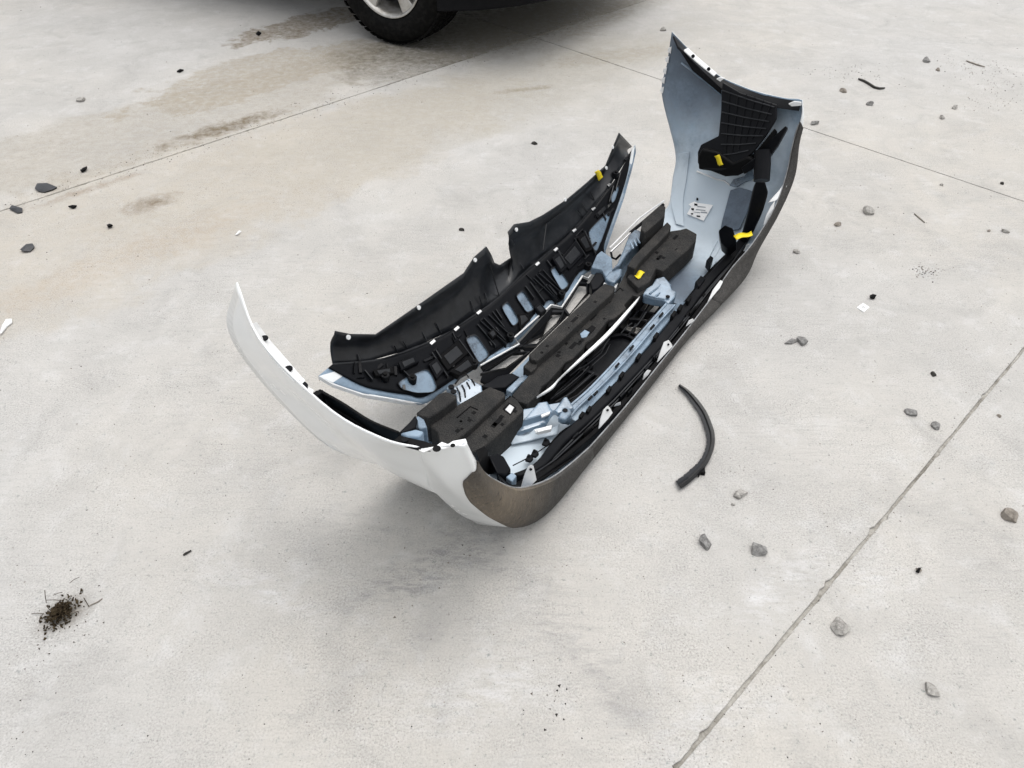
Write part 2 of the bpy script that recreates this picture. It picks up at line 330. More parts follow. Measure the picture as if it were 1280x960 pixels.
# rows from the lower lip (R0) across the front to the headlight edge (R7); columns from the wheel arch (q0) to the middle (q7)
ROWS = [
 [(0.885, 0, .53), (.868, 0, .48), (.845, 0, .42), (.808, 0, .355), (.722, 0, .24), (.60, 0, .145), (.50, 0, .10), (.39, 0, .067)],
 [(0.892, .004, .528), (.880, -.004, .475), (.860, -.004, .41), (.825, -.004, .335), (.752, -.004, .22), (.655, -.004, .113), (.55, -.004, .05), (.39, -.004, .035)],
 [(0.897, .015, .527), (.887, .012, .47), (.870, .012, .40), (.838, .012, .32), (.778, .012, .20), (.700, .012, .085), (.585, .012, .006), (.40, .012, .004)],
 [(0.915, .05, .525), (.906, .05, .46), (.887, .05, .39), (.853, .05, .31), (.802, .05, .205), (.737, .05, .093), (.64, .05, .010), (.45, .05, .002)],
 [(0.935, .10, .52), (.925, .10, .45), (.902, .10, .38), (.867, .10, .30), (.82, .10, .21), (.76, .10, .10), (.69, .10, .024), (.48, .10, .005)],
 [(0.955, .20, .528), (.942, .20, .46), (.912, .20, .39), (.874, .20, .305), (.826, .20, .21), (.767, .20, .10), (.69, .20, .03), (.50, .20, .012)],
 [(0.957, .30, .55), (.942, .30, .48), (.912, .30, .40), (.876, .29, .31), (.832, .28, .21), (.78, .28, .11), (.71, .28, .05), (.52, .27, .03)],
 [(0.943, .39, .595), (.93, .385, .515), (.905, .38, .42), (.88, .355, .305), (.846, .335, .205), (.80, .335, .105), (.73, .335, .055), (.535, .32, .04)],
 [(0.915, .485, .645), (.92, .485, .57), (.905, .478, .44), (.887, .425, .295), (.86, .39, .195), (.82, .382, .10), (.75, .38, .06), (.55, .36, .05)],
]
def step_row(rows):
    new = []
    for q in range(8):
        p = rows[4][q].lerp(rows[5][q], .16); k = (0, .1, .25, .6, .9, .9, .5, .16)[q]
        d = rows[4][q].lerp(rows[5][q], k); d.y = p.y; new.append(d)
    rows.insert(5, new)
def near_rows():
    rows = [[V(-s, t, z) for s, t, z in r] for r in ROWS]
    arch = {0: (584, 552, -.885), 3: (560, 557, -.908), 4: (527, 563, -.93), 5: (478, 549, -.955), 6: (410, 511, -.955), 7: (345, 453, -.945)}
    rows[4] = [ats(527, 563, -.93), ats(531, 577, -.915), ats(536, 592, -.895), ats(542, 609, -.867), ats(560, 631, -.82), ats(583, 647, -.762), rows[4][6], rows[4][7]]
    for r, (u, v, s) in arch.items():
        if r >= 3: rows[r][0] = ats(u, v, s)
    rows[8] = [ats(295, 353, -.885), ats(284, 409, -.89), ats(318, 467, -.885), ats(385, 538, -.872), ats(428, 567, -.855)] + rows[8][5:]
    for r, ss in {5: (-.80, -.72), 6: (-.805, -.74), 7: (-.82, -.735), 8: (-.855, -.75)}.items():
        if r < 8: rows[r][4].x = ss[0]
        rows[r][5].x = ss[1]; rows[r][6].x = -.69 if r < 7 else -.70
    rows[7][0] = ats(326, 428, -.935); rows[7][1] = V(-.93, .41, .50); rows[7][2] = V(-.902, .40, .42)
    step_row(rows)
    return rows
def far_rows():
    rows = [[V(s, t, z) for s, t, z in r] for r in ROWS]
    rows[8][0] = ats(840, 39, .91); rows[8][1] = ats(834, 80, .92); rows[8][2] = ats(828, 118, .915); rows[8][3] = ats(845, 190, .89)
    rows[8][4] = ats(842, 222, .865); rows[8][5] = ats(836, 258, .82)
    rows[7][0] = ats(868, 68, .935); rows[6][0] = ats(899, 94, .945); rows[5][0] = ats(932, 109, .945); rows[4][0] = ats(962, 118, .925); rows[3][0] = ats(984, 122.5, .91); rows[0][0] = ats(1004, 125, .89)
    step_row(rows)
    for k, (a, b) in enumerate([((1003, 145), (1005, 148)), ((993, 178), (998, 180)), ((984, 220), (992, 222)), ((969, 262), (973, 266)), ((942, 306), (948, 311)), ((915, 338), (932, 344)), ((890, 375), (899, 381))]):
        rows[0][k + 1] = ats(*a, rows[0][k + 1].x); rows[1][k + 1] = ats(*b, rows[1][k + 1].x)
        rows[2][k + 1] = rows[2][k + 1].lerp(rows[1][k + 1] + (rows[2][k + 1] - V(*ROWS[1][k + 1])), .8); rows[2][k + 1].y += (0, .004, .010, .014, .014, .006, 0)[k]
    return rows
NR, FR = near_rows(), far_rows()
def surf(rows, r, q): return crv([crv(row, q) for row in rows], r)
CENTER = [[NR[k][7]] + [V(s, NR[k][7].y, NR[k][7].z * .75) for s in (-.2, 0, .2)] + [FR[k][7]] for k in range(5)]
bm = bmesh.new()
def sample(rows, nr, nq, r0=0., r1=None, q1=None):
    r1 = len(rows) - 1 if r1 is None else r1; q1 = len(rows[0]) - 1 if q1 is None else q1
    return [[surf(rows, r0 + (r1 - r0) * a / nr, q1 * b / nq) for b in range(nq + 1)] for a in range(nr + 1)]
gN = sample(NR, 48, 56); gF = sample(FR, 48, 56); gC = sample(CENTER, 24, 24)
grid_mesh(bm, gN, True); grid_mesh(bm, gF, False); grid_mesh(bm, gC, True)
me = bpy.data.meshes.new('fascia'); bm.to_mesh(me); bm.free()
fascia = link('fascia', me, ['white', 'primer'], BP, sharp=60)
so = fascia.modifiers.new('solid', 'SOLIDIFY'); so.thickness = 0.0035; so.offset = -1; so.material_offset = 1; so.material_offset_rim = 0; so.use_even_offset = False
fascia['label'] = 'white painted outer skin with pale blue primer inside'

# lower grey valance: 3 mm proud of the skin, wrapped over the lip
def gq(q):
    pts = [(1.3, 0.0), (1.42, 1.6), (1.8, 2.28), (2.5, 2.48), (3.0, 2.58), (3.5, 2.5), (4.0, 2.4), (4.4, 2.25), (5.2, 2.2), (6.0, 2.5), (7.0, 2.6)]
    for (a, x), (b, y) in zip(pts, pts[1:]):
        if q <= b: return x + (y - x) * max(0, (q - a) / (b - a))
    return 2.6
def off(rows, r, q, d, sgn):
    e = 0.03; p = surf(rows, r, q)
    n = (surf(rows, r + e, q) - surf(rows, r - e, q)).cross(surf(rows, r, q + e) - surf(rows, r, q - e))
    return p + n.normalized() * d * sgn
bm = bmesh.new()
for rows, sgn, flip in ((NR, 1, True), (FR, -1, False)):
    g = []
    for a in range(15):
        line = []
        for b in range(49):
            q = 1.3 + 5.7 * b / 48
            if a == 0:
                p = surf(rows, 0, q); line.append(p + Vector((0, .004, .004)))
            else: line.append(off(rows, gq(q) * (a - 1) / 13, q, 0.0035, sgn))
        g.append(line)
    grid_mesh(bm, g, flip)
g = []
for a in range(15):
    line = []
    for b in range(13):
        q = 4 * b / 12
        line.append(surf(CENTER, 0, q) + Vector((0, .004, .004)) if a == 0 else off(CENTER, 2.6 * (a - 1) / 13, q, 0.0035, 1))
    g.append(line)
grid_mesh(bm, g, True)
for v_ in bm.verts: v_.co.z = max(v_.co.z, 0.0008)
me = bpy.data.meshes.new('lower_valance'); bm.to_mesh(me); bm.free()
val = link('lower_valance', me, 'valance', BP, sharp=60)
so = val.modifiers.new('solid', 'SOLIDIFY'); so.thickness = 0.003; so.offset = -1
val['label'] = 'textured grey lower edge with dried brown mud'

def inner_pt(u, v, d=.006, rows=None):
    """point on the inner side of a wing seen at a pixel, lifted by d"""
    rows = rows or FR; o, dd = _lr(u, v); sg = 1 if rows is FR else -1
    def dist(r, q):
        w = surf(rows, r, q) - o; return (w - dd * (w.dot(dd) / dd.length_squared)).length
    R_ = len(rows) - 1; best = min((dist(R_ * a / 18, 7 * b / 14), R_ * a / 18, 7 * b / 14) for a in range(1, 18) for b in range(1, 14)); st = .5
    for _ in range(7):
        _, r0, q0 = best; st *= .6
        best = min([best] + [(dist(min(R_ - .05, max(.05, r0 + i * st)), min(6.95, max(.05, q0 + j * st))), min(R_ - .05, max(.05, r0 + i * st)), min(6.95, max(.05, q0 + j * st))) for i in (-1, 0, 1) for j in (-1, 0, 1)])
    return off(rows, best[1], best[2], -(d + .0035), 1 if rows is NR else -1)
LIPC = [surf(NR, 0, 1.5 + 5.5 * k / 30) for k in range(31)] + [surf(CENTER, 0, 4 * k / 12) for k in range(1, 12)] + [surf(FR, 0, 7 - 5.6 * k / 30) for k in range(31)]
tube('lip_bead', [p + Vector((0, .0045, .0038)) for p in LIPC], .0018, 'lip_grey', BP, 6)
# ---- generic part makers working in bumper coordinates
def zs(pix, z):
    if isinstance(z, (list, tuple)): return [atz(u, v, k) for (u, v), k in zip(pix, z)]
    return [atz(u, v, z) for u, v in pix]
def sz(name, pix, z, depth, mats, bevel=0.003, parent=None): return prism(name, zs(pix, z), Vector((0, 0, -depth)), mats, parent or BP, bevel=bevel)
def band(name, pa, pb, depth, mats, bevel=0.0015, parent=None, n=None):
    """long strip between two curves of points"""
    n = n or max(len(pa), len(pb)) * 5
    A_, B_ = curve(pa, n), curve(pb, n)
    bm = bmesh.new(); d = depth if isinstance(depth, Vector) else Vector((0, 0, -depth))
    va = [bm.verts.new(p) for p in A_]; vb = [bm.verts.new(p) for p in B_]; wa = [bm.verts.new(p + d) for p in A_]; wb = [bm.verts.new(p + d) for p in B_]
    for i in range(n - 1):
        for q in ((va[i], va[i+1], vb[i+1], vb[i]), (wa[i], wb[i], wb[i+1], wa[i+1]), (va[i], wa[i], wa[i+1], va[i+1]), (vb[i], vb[i+1], wb[i+1], wb[i])): bm.faces.new(q)
    bm.faces.new((va[0], vb[0], wb[0], wa[0])); bm.faces.new((va[-1], wa[-1], wb[-1], vb[-1]))
    return from_bm(name, bm, mats, parent or BP, bevel=bevel)
def smoothpoly(pts, n=3):
    """round the corners of a closed polygon"""
    out = []
    k = len(pts)
    for i in range(k):
        a, b, c = Vector(pts[i - 1]), Vector(pts[i]), Vector(pts[(i + 1) % k])
        p, q = b.lerp(a, .28), b.lerp(c, .28)
        for j in range(n + 1):
            x = j / n; out.append(p * (1 - x) ** 2 + b * 2 * x * (1 - x) + q * x * x)
    return out

# ---- front face strips that carry everything (white outside, primer inside)
def strip_face(name, s0, s1, t0, t1, z0, z1, mats=('primer',)):
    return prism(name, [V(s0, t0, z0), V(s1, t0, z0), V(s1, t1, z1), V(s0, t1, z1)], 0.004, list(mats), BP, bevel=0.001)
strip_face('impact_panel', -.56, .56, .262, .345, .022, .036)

# ---- upper section between the headlights
def HU(s, t): return 0.05 + 1.07 * (t - 0.43) + 0.63 * max(0, abs(s) - 0.3) ** 2
HUo = lambda d: (lambda s, t: HU(s, t) + d)
fold = [(416, 455), (471, 450), (504, 440), (552, 420), (593, 394), (622, 373), (655, 341), (681, 319), (714, 290), (750, 249), (773, 219), (786, 193)]
UPAIR = [((416, 455), (398, 470), .30), ((430, 454), (416, 479), .5), ((450, 452), (454, 492), .75), ((480, 448), (480, 496), .85), ((505, 440), (511, 502), .86), ((520, 434), (533, 504), .88), ((552, 420), (575, 474), .93),
         ((575, 406), (600, 457), .93), ((612, 380), (645, 428), .90), ((640, 355), (689, 381), .86), ((665, 333), (704, 382), .90), ((690, 311), (728, 345), .88), ((705, 298), (746, 337), .92), ((725, 278), (757, 325), .93),
         ((735, 267), (757, 311), .90), ((750, 249), (766, 284), .86), ((765, 230), (779, 247), .80), ((775, 216), (789, 211), .72), ((786, 193), (794, 181), .4)]
def uband(name, x0, x1, d, mats, thick, parent=None):
    """sheet following the inner side of the upper section"""
    n = 91; fa = curve([Vector(p[0]) for p in UPAIR], n); fb = curve([Vector(p[1]) for p in UPAIR], n); fr = curve([Vector((p[2], 0)) for p in UPAIR], n)
    g = []
    for k in range(n):
        e = fr[k].x if x1 is None else x1
        g.append([hit(*fa[k].lerp(fb[k], x0 + (e - x0) * j / 10), HUo(d)) for j in range(11)])
    bm = bmesh.new(); grid_mesh(bm, g); bmesh.ops.recalc_face_normals(bm, faces=bm.faces[:]); me = bpy.data.meshes.new(name); bm.to_mesh(me); bm.free()
    o = link(name, me, mats, parent or BP, sharp=60); so = o.modifiers.new('solid', 'SOLIDIFY'); so.thickness = thick; so.offset = 0; return o
upper = uband('upper_fascia', 0, 1.0, 0, ['primer'], .004)
upper['label'] = 'upper strip between the headlight openings, primer inside'
# white outer skin seen at both slim tips
for tip in ([(398, 470), (416, 479), (437, 464), (436, 459)], [(794, 181), (790, 208), (786, 206), (786, 193)]):
    prism('painted_tip', [hit(u, v, HUo(.003)) for u, v in tip], Vector((0, .003, -.006)), 'white', BP, bevel=.001)
prism('headlight_edge', [hit(u, v, HUo(.002)) for u, v in [(398, 470), (416, 478), (454, 491), (511, 501), (533, 503), (533, 505.5), (511, 503.5), (480, 498), (454, 493.5), (416, 480.5)]], Vector((0, .003, -.012)), 'white_edge', BP, bevel=.0006)
prism('headlight_edge', [hit(u, v, HUo(.002)) for u, v in [(794, 181), (795, 190), (790, 212), (780, 248), (767, 285), (758, 311), (756, 311), (765, 284), (777, 247), (787, 211)]], Vector((0, .003, -.012)), 'primer_light', BP, bevel=.0006)
# black carrier with its pockets
def wall_ring(name, pix, h0, h1, w, mats, parent):
    """raised rim round a pocket"""
    c = Vector((sum(p[0] for p in pix) / len(pix), sum(p[1] for p in pix) / len(pix)))
    bm = bmesh.new(); n = len(pix)
    inn = [c + (Vector(p) - c) * 1.0 for p in pix]; out = [c + (Vector(p) - c) * (1 + w) for p in pix]
    a = [bm.verts.new(hit(p.x, p.y, HUo(h1))) for p in inn]; b = [bm.verts.new(hit(p.x, p.y, HUo(h1))) for p in out]
    a2 = [bm.verts.new(hit(p.x, p.y, HUo(h0))) for p in inn]; b2 = [bm.verts.new(hit(p.x, p.y, HUo(h0))) for p in out]
    for i in range(n):
        j = (i + 1) % n
        for q in ((a[i], a[j], b[j], b[i]), (a[i], a2[i], a2[j], a[j]), (b[i], b[j], b2[j], b2[i])): bm.faces.new(q)
    return from_bm(name, bm, mats, parent, sharp=50)
carrier = uband('carrier_panel', 0, None, .007, 'black', .005)
pockets = [
 [(498, 479), (504, 474), (530, 462), (536, 463), (541, 470), (546, 484), (541, 490), (521, 491), (503, 486)],
 [(583, 425), (586, 421), (594, 419), (598, 422), (611, 441), (609, 446), (600, 453), (597, 450)],
 [(627, 384), (634, 378), (637, 380), (648, 398), (647, 403), (642, 407), (639, 404)],
 [(645, 370), (653, 364), (656, 366), (667, 384), (666, 387), (660, 390), (657, 388)],
 [(688, 338), (694, 334), (698, 335), (711, 353), (709, 358), (703, 362), (700, 359)],
 [(735, 290), (748, 276), (760, 266), (763, 268), (758, 284), (752, 300), (746, 314), (742, 311)],
 [(764, 245), (772, 232), (774, 234), (769, 250), (765, 254)]]
for i, pk in enumerate(pockets):
    sp = smoothpoly([Vector(p) for p in pk], 2)
    o = prism('primer_pocket', [hit(p.x, p.y, HUo(.0122)) for p in sp], Vector((0, .001, -.002)), 'primer_light', carrier, bevel=0)
    wall_ring('pocket_rim', sp, .006, .019, .10 if i else .05, 'sheen', o)
# raised boxes and cells on the carrier
cells = [[(548, 446), (573, 425), (586, 441), (560, 463)], [(536, 455), (546, 447), (556, 463), (546, 474)], [(562, 464), (588, 444), (596, 456), (574, 470)],
         [(700, 324), (720, 300), (732, 316), (712, 337)], [(722, 297), (731, 289), (741, 312), (733, 315)], [(690, 322), (699, 315), (709, 334), (702, 341)],
         [(648, 392), (657, 391), (664, 399), (650, 412)], [(668, 384), (675, 378), (684, 388), (676, 394)], [(610, 416), (617, 410), (622, 418), (616, 424)],
         [(744, 268), (758, 254), (761, 259), (748, 273)], [(466, 462), (492, 458), (493, 466), (470, 470)], [(498, 452), (520, 443), (524, 452), (502, 463)]]
for k, cpx in enumerate(cells):
    h = .020 + .006 * (k % 3)
    o = prism('carrier_box', [hit(u, v, HUo(h)) for u, v in cpx], Vector((0, .008, -.02)), 'black' if k % 2 else 'black_matt', carrier, bevel=.002)
    c = sum((Vector(p) for p in cpx), Vector((0, 0))) / 4
    q = [c + (Vector(p) - c) * .62 for p in cpx]
    prism('box_lid', [hit(p.x, p.y, HUo(h + .0035)) for p in q], Vector((0, .002, -.004)), 'sheen', o, bevel=.001)
fins = [((597, 405), (620, 432)), ((601, 401), (634, 430)), ((605, 397), (632, 425)), ((611, 393), (642, 422)), ((616, 389), (631, 409)), ((620, 386), (628, 398)),
        ((663, 352), (682, 378)), ((667, 347), (697, 375)), ((670, 343), (696, 372)), ((674, 341), (705, 368)), ((679, 337), (706, 366)), ((657, 357), (668, 372)),
        ((540, 440), (560, 470)), ((545, 437), (552, 448)), ((574, 424), (597, 455)), ((731, 288), (745, 317)), ((718, 297), (733, 320)), ((698, 313), (708, 330)), ((684, 325), (690, 333)),
        ((497, 455), (512, 470)), ((456, 462), (466, 474)), ((752, 262), (758, 274)), ((767, 232), (762, 252)), ((776, 215), (770, 236))]
for (a, b) in fins:
    p, q = hit(*a, HUo(.020)), hit(*b, HUo(.026)); d = (q - p).normalized(); w = Vector((-d.y, d.x, 0)).normalized() * .0018
    prism('carrier_fin', [p - w, q - w, q + w, p + w], Vector((0, .006, -.022)), 'sheen', carrier, bevel=.0008)
gr_ = random.Random(31)
for k in range(46):
    i = gr_.uniform(1.5, len(UPAIR) - 3); x = gr_.uniform(.12, .72); a, b = UPAIR[int(i)], UPAIR[int(i) + 1]; f_ = i - int(i)
    P0 = Vector(a[0]).lerp(Vector(b[0]), f_); P1 = Vector(a[1]).lerp(Vector(b[1]), f_); c_ = P0.lerp(P1, x)
    if any((c_ - sum((Vector(p) for p in pk), Vector((0, 0))) / len(pk)).length < 15 for pk in pockets): continue
    d = (P1 - P0).normalized() * gr_.uniform(3, 9) if gr_.random() < .5 else (Vector(b[0]) - Vector(a[0])).normalized() * gr_.uniform(3, 8)
    p, q = hit(*(c_ - d), HUo(.017)), hit(*(c_ + d), HUo(.019)); w = Vector((-(q - p).y, (q - p).x, 0)).normalized() * gr_.choice([.0012, .002, .004])
    prism('carrier_fin', [p - w, q - w, q + w, p + w], Vector((0, .004, -.012)), 'sheen' if k % 2 else 'black', carrier, bevel=.0006)
# bosses with bolts
for (u, v) in [(701, 372), (637, 425), (592, 459), (734, 336), (515, 478), (481, 475), (768, 222)]:
    p = hit(u, v, HUo(.005)); bm = bmesh.new()
    add_tube(bm, [p, p + Vector((0, -.004, .022))], .012, 14); o = from_bm('boss', bm, 'black', carrier, bevel=.0015)
    bm = bmesh.new(); add_tube(bm, [p + Vector((0, -.004, .0215)), p + Vector((0, -.005, .0265))], .0055, 10); from_bm('bolt', bm, 'black_matt', o)
# radiator shield standing up from the fold line
top = [(416, 413), (435, 417), (467, 417.5), (520, 381), (577, 341), (590, 321), (605, 308), (611, 318), (615, 328), (622, 331), (640, 319), (642, 306), (632, 290), (640, 280), (659, 277), (677, 268), (706, 249), (730, 229), (754, 207), (771, 166), (787, 183)]
shield_t = [.556] * 21
foldL = [hit(u, v, HUo(.008)) for u, v in fold]
def fold_at(u):
    for a, b in zip(fold, fold[1:]):
        if a[0] <= u <= b[0]:
            f = (u - a[0]) / (b[0] - a[0]); return hit(u, a[1] + f * (b[1] - a[1]), HUo(.008))
    return foldL[0] if u < fold[0][0] else foldL[-1]
topL = [att(u, v, max(.552, fold_at(u).y + .012) + (.006 if k in (8, 9, 10) else 0)) for k, (u, v) in enumerate(top)]
# dense columns between fold and top edge, with a shallow roll along the upper flange
cols = []
foldpix = [(416, 455), (434, 454), (462, 451), (512, 437), (566, 412), (581, 402), (600, 389), (606, 385), (613, 380), (621, 374), (636, 360), (643, 353), (650, 346), (662, 335), (678, 321), (692, 309), (716, 288), (736, 265), (757, 241), (779, 206), (786, 193)]
for k in range(len(top)):
    a = hit(*foldpix[k], HUo(.008)); b = topL[k]; line = []
    for j in range(9):
        x = j / 8; p = a.lerp(b, x); bulge = math.sin(x * math.pi) * .010 - (.010 if x > .82 else 0) - (.004 if .74 < x <= .82 else 0)
        line.append(p + Vector((0, bulge * .8, -bulge * .2)))
    cols.append(line)
fine = []
for k in range(len(cols) - 1):
    m_ = 4
    for j in range(m_): fine.append([cols[k][i].lerp(cols[k + 1][i], j / m_) for i in range(9)])
fine.append(cols[-1])
bm = bmesh.new(); grid_mesh(bm, fine); me = bpy.data.meshes.new('radiator_shield'); bm.to_mesh(me); bm.free()
shield = link('radiator_shield', me, 'sheen', BP, sharp=40); so = shield.modifiers.new('solid', 'SOLIDIFY'); so.thickness = .003; so.offset = 0
shield['label'] = 'black plastic shield with a square notch in its free edge'
def shield_pt(u, v, d=.004):
    """point on the shield seen at a pixel, lifted a little towards the open side"""
    o, dd = _lr(u, v); best = None
    for k in range(len(fine) - 1):
        for i in range(8):
            p = (fine[k][i] + fine[k + 1][i + 1]) / 2; w = (p - o); x = (w - dd * (w.dot(dd) / dd.length_squared)).length
            if best is None or x < best[0]: best = (x, p)
    s_ = best[1]; return att(u, v, s_.y - d)
band('fold_bead', [hit(u, v + 1, HUo(.011)) for u, v in fold], [hit(u, v - 1.5, HUo(.012)) for u, v in fold], .006, 'sheen', .001, shield)
for (u, v) in [(435, 421.5), (523, 384.5), (593.5, 325), (645, 287), (706, 249.5), (765.5, 184), (757.5, 210)]:
    p = shield_pt(u, v, .006); bm = bmesh.new(); add_tube(bm, [p, p + Vector((0, -.003, .001))], .006, 12); from_bm('washer', bm, 'white_edge', shield)
for (u, v) in [(541, 428), (571, 411), (599, 390.5), (672, 330), (695, 312), (718, 288), (742, 261), (762, 231), (783, 199), (475, 458)]:
    p = hit(u, v, HUo(.012)); d = LU; q = Vector((.010, 0, 0))
    o = prism('clip', [p - q + Vector((0, -.004, 0)), p + q + Vector((0, -.004, 0)), p + q + Vector((0, .004, .004)), p - q + Vector((0, .004, .004))], .004, 'metal' if u not in (475, 783) else 'black', shield, bevel=.001)
    if u != 783:
        p = hit(u + 3, v + 9, HUo(.012)); prism('clip_catch', [p - q * .8 + Vector((0, -.0025, 0)), p + q * .8 + Vector((0, -.0025, 0)), p + q * .8 + Vector((0, .0025, .003)), p - q * .8 + Vector((0, .0025, .003))], .004, 'black', o, bevel=.0006)
for a, b in [((683, 280), (679, 312)), ((683, 280), (702, 266)), ((497, 441), (493, 432)), ((509, 435), (504, 427)), ((533, 425), (526, 412)), ((551, 416), (545, 404)), ((593, 389), (588, 376)), ((603, 383), (599, 370)), ((610, 378), (606, 366)), ((612, 330), (624, 370)), ((643, 320), (655, 336)), ((729, 272), (722, 262)), ((735, 265), (727, 254)), ((743, 250), (738, 240)), ((450, 451), (447, 443))]:
    tube('shield_rib', [shield_pt(*a, .005), shield_pt(*b, .005)], .0018, 'sheen', shield, 6)

# ---- upper grille: pale trim line, black bars
HG = lambda d: (lambda s, t: 0.050 + 0.9 * (t - .43) + d)
zl = [(600, 457), (649, 430), (643, 422), (689, 381), (702, 384), (728, 345), (735, 348), (746, 336), (754, 339), (757, 349)]
bm = bmesh.new(); add_tube(bm, [hit(u, v, HG(.012)) for u, v in zl], .0028, 8); trim = from_bm('grille_trim', bm, 'white_edge', BP)
prism('trim_web', [hit(u, v, HG(.009)) for u, v in [(643, 422), (689, 381), (686, 377), (639, 417)]], .006, 'primer_light', trim, bevel=.001)
prism('trim_web', [hit(u, v, HG(.009)) for u, v in [(602, 456), (648, 431), (630, 435), (612, 445)]], .006, 'primer_light', trim, bevel=.001)
prism('trim_web', [hit(u, v, HG(.009)) for u, v in [(704, 380), (727, 346), (722, 349), (706, 368)]], .006, 'primer_light', trim, bevel=.001)
fills = [[(600, 457), (649, 431), (651, 438), (640, 441), (604, 464)], [(604, 465), (632, 459), (659, 441), (667, 440), (660, 452), (649, 461), (630, 471), (612, 482), (600, 476)],
         [(647, 430), (689, 384), (691, 390), (679, 415), (662, 424), (650, 431)], [(689, 384), (703, 386), (713, 393), (699, 405), (696, 402), (703, 391), (690, 390)], [(650, 431), (671, 429), (697, 404), (712, 392), (719, 393), (676, 437), (661, 443)],
         [(703, 385), (728, 347), (735, 350), (725, 354), (707, 384)], [(712, 392), (733, 366), (733, 355), (740, 352), (738, 372), (719, 394)], [(640, 472), (654, 464), (660, 466), (648, 476), (630, 482), (622, 478)]]
for k, pf in enumerate(fills): prism('grille_bar', [hit(u, v, HG(.002 * (k % 3))) for u, v in pf], .008, 'black', BP, bevel=.0015)
opens = [[(604, 465), (640, 441), (659, 440), (632, 459)], [(650, 431), (679, 416), (690, 390), (703, 390), (697, 404), (671, 430)], [(706, 384), (724, 354), (733, 355), (733, 367), (712, 392)], [(630, 472), (649, 461), (655, 464), (640, 473)]]
for op in opens:
    c_ = sum((Vector(p) for p in op), Vector((0, 0))) / len(op); bm = bmesh.new(); L1 = [hit(*p, HG(.008)) for p in op]; L2 = [hit(*(c_ + (Vector(p) - c_) * 1.13), HG(.008)) for p in op]; n = len(op)
    A1 = [bm.verts.new(p) for p in L1]; A2 = [bm.verts.new(p) for p in L2]; A3 = [bm.verts.new(p - Vector((0, 0, .012))) for p in L1]; A4 = [bm.verts.new(p - Vector((0, 0, .012))) for p in L2]
    for i in range(n):
        j = (i + 1) % n
        for q in ((A1[i], A1[j], A2[j], A2[i]), (A1[i], A3[i], A3[j], A1[j]), (A2[i], A2[j], A4[j], A4[i]), (A3[i], A4[i], A4[j], A3[j])): bm.faces.new(q)
    from_bm('grille_frame', bm, 'sheen', BP, bevel=.0008, seg=1)
for pts in ([(652, 434), (690, 396)], [(606, 462), (648, 438)], [(700, 400), (674, 425)]):
    tube('grille_rod', [hit(u, v, HG(.006)) for u, v in pts], .002, 'black_matt', BP, 6)
# black box by the far end of the trim and the pale blue brackets round it
sz('grille_box', [(737, 352), (745, 340), (755, 342), (757, 350), (748, 360), (740, 362)], .065, .04, 'black', .004)
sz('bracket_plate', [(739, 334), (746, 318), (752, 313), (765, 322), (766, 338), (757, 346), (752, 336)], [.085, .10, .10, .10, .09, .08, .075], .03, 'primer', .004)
sz('bracket_plate', [(756, 347), (764, 336), (778, 335), (777, 344), (768, 353), (760, 350)], .088, .03, 'primer_light', .005)
sz('bracket_foot', [(754, 354), (760, 349), (776, 346), (770, 360), (764, 358)], .07, .03, 'white_edge', .002)
stay = sz('bracket_stay', [(765, 336), (775, 331), (783, 318), (803, 297), (801, 288), (794, 286), (786, 294), (779, 312), (772, 328)], [.10, .10, .11, .125, .13, .13, .12, .11, .10], .05, 'primer_light', .005)
for k in range(4):
    a = atz(788 + k * 4, 303 - k * 3, .127); b = atz(792 + k * 4, 311 - k * 3.5, .122); tube('stay_rib', [a, b], .003, 'primer', stay, 6)
tube('link_rod', [atz(763, 315, .09), atz(775, 304, .10), atz(788, 291, .11)], .0035, 'metal', BP); tube('link_rod', [atz(788, 291, .11), atz(806, 276, .12), atz(829, 256, .125)], .006, 'black', BP)
tube('link_rod', [atz(762, 310, .09), atz(800, 272, .11), atz(830, 251, .12)], .003, 'white_edge', BP)
tube('wire', [atz(764, 316, .09), atz(765, 322, .09), atz(770, 324, .085), atz(776, 318, .10)], .004, 'black', BP)
# near ribbed bracket
rb = sz('ribbed_bracket', [(557, 485), (564, 479), (569, 483), (586, 472), (594, 477), (602, 481), (603, 490), (592, 497), (576, 507), (571, 503), (568, 492)], [.12, .12, .12, .12, .12, .12, .115, .105, .10, .10, .11], .05, 'primer_light', .004)
for k in range(4):
    x = k * 6.2; tube('bracket_rib', [atz(571 + x, 484.5 - x * .55, .123), atz(574.5 + x, 491 - x * .58, .120), atz(575.5 + x, 501 - x * .6, .106)], .0022, 'black', rb, 6)
for (u, v) in [(564, 484), (567, 490)]:
    p = atz(u, v, .1205); bm = bmesh.new(); add_tube(bm, [p, p + Vector((0, 0, .003))], .008, 12); from_bm('bolt', bm, 'black', rb)
tube('wire', [atz(569, 480, .13), atz(575, 472, .135), atz(583, 468, .135), atz(586, 472, .13)], .0025, 'black', BP)
sz('bracket_foot', [(600, 482), (611, 478), (622, 470), (640, 466), (650, 471), (632, 484), (612, 485)], [.08, .08, .07, .06, .06, .07, .08], .02, 'black', .003)
sz('bracket_foot', [(632, 487), (648, 472), (658, 467), (664, 471), (652, 478), (640, 491)], .075, .02, 'primer_light', .003)

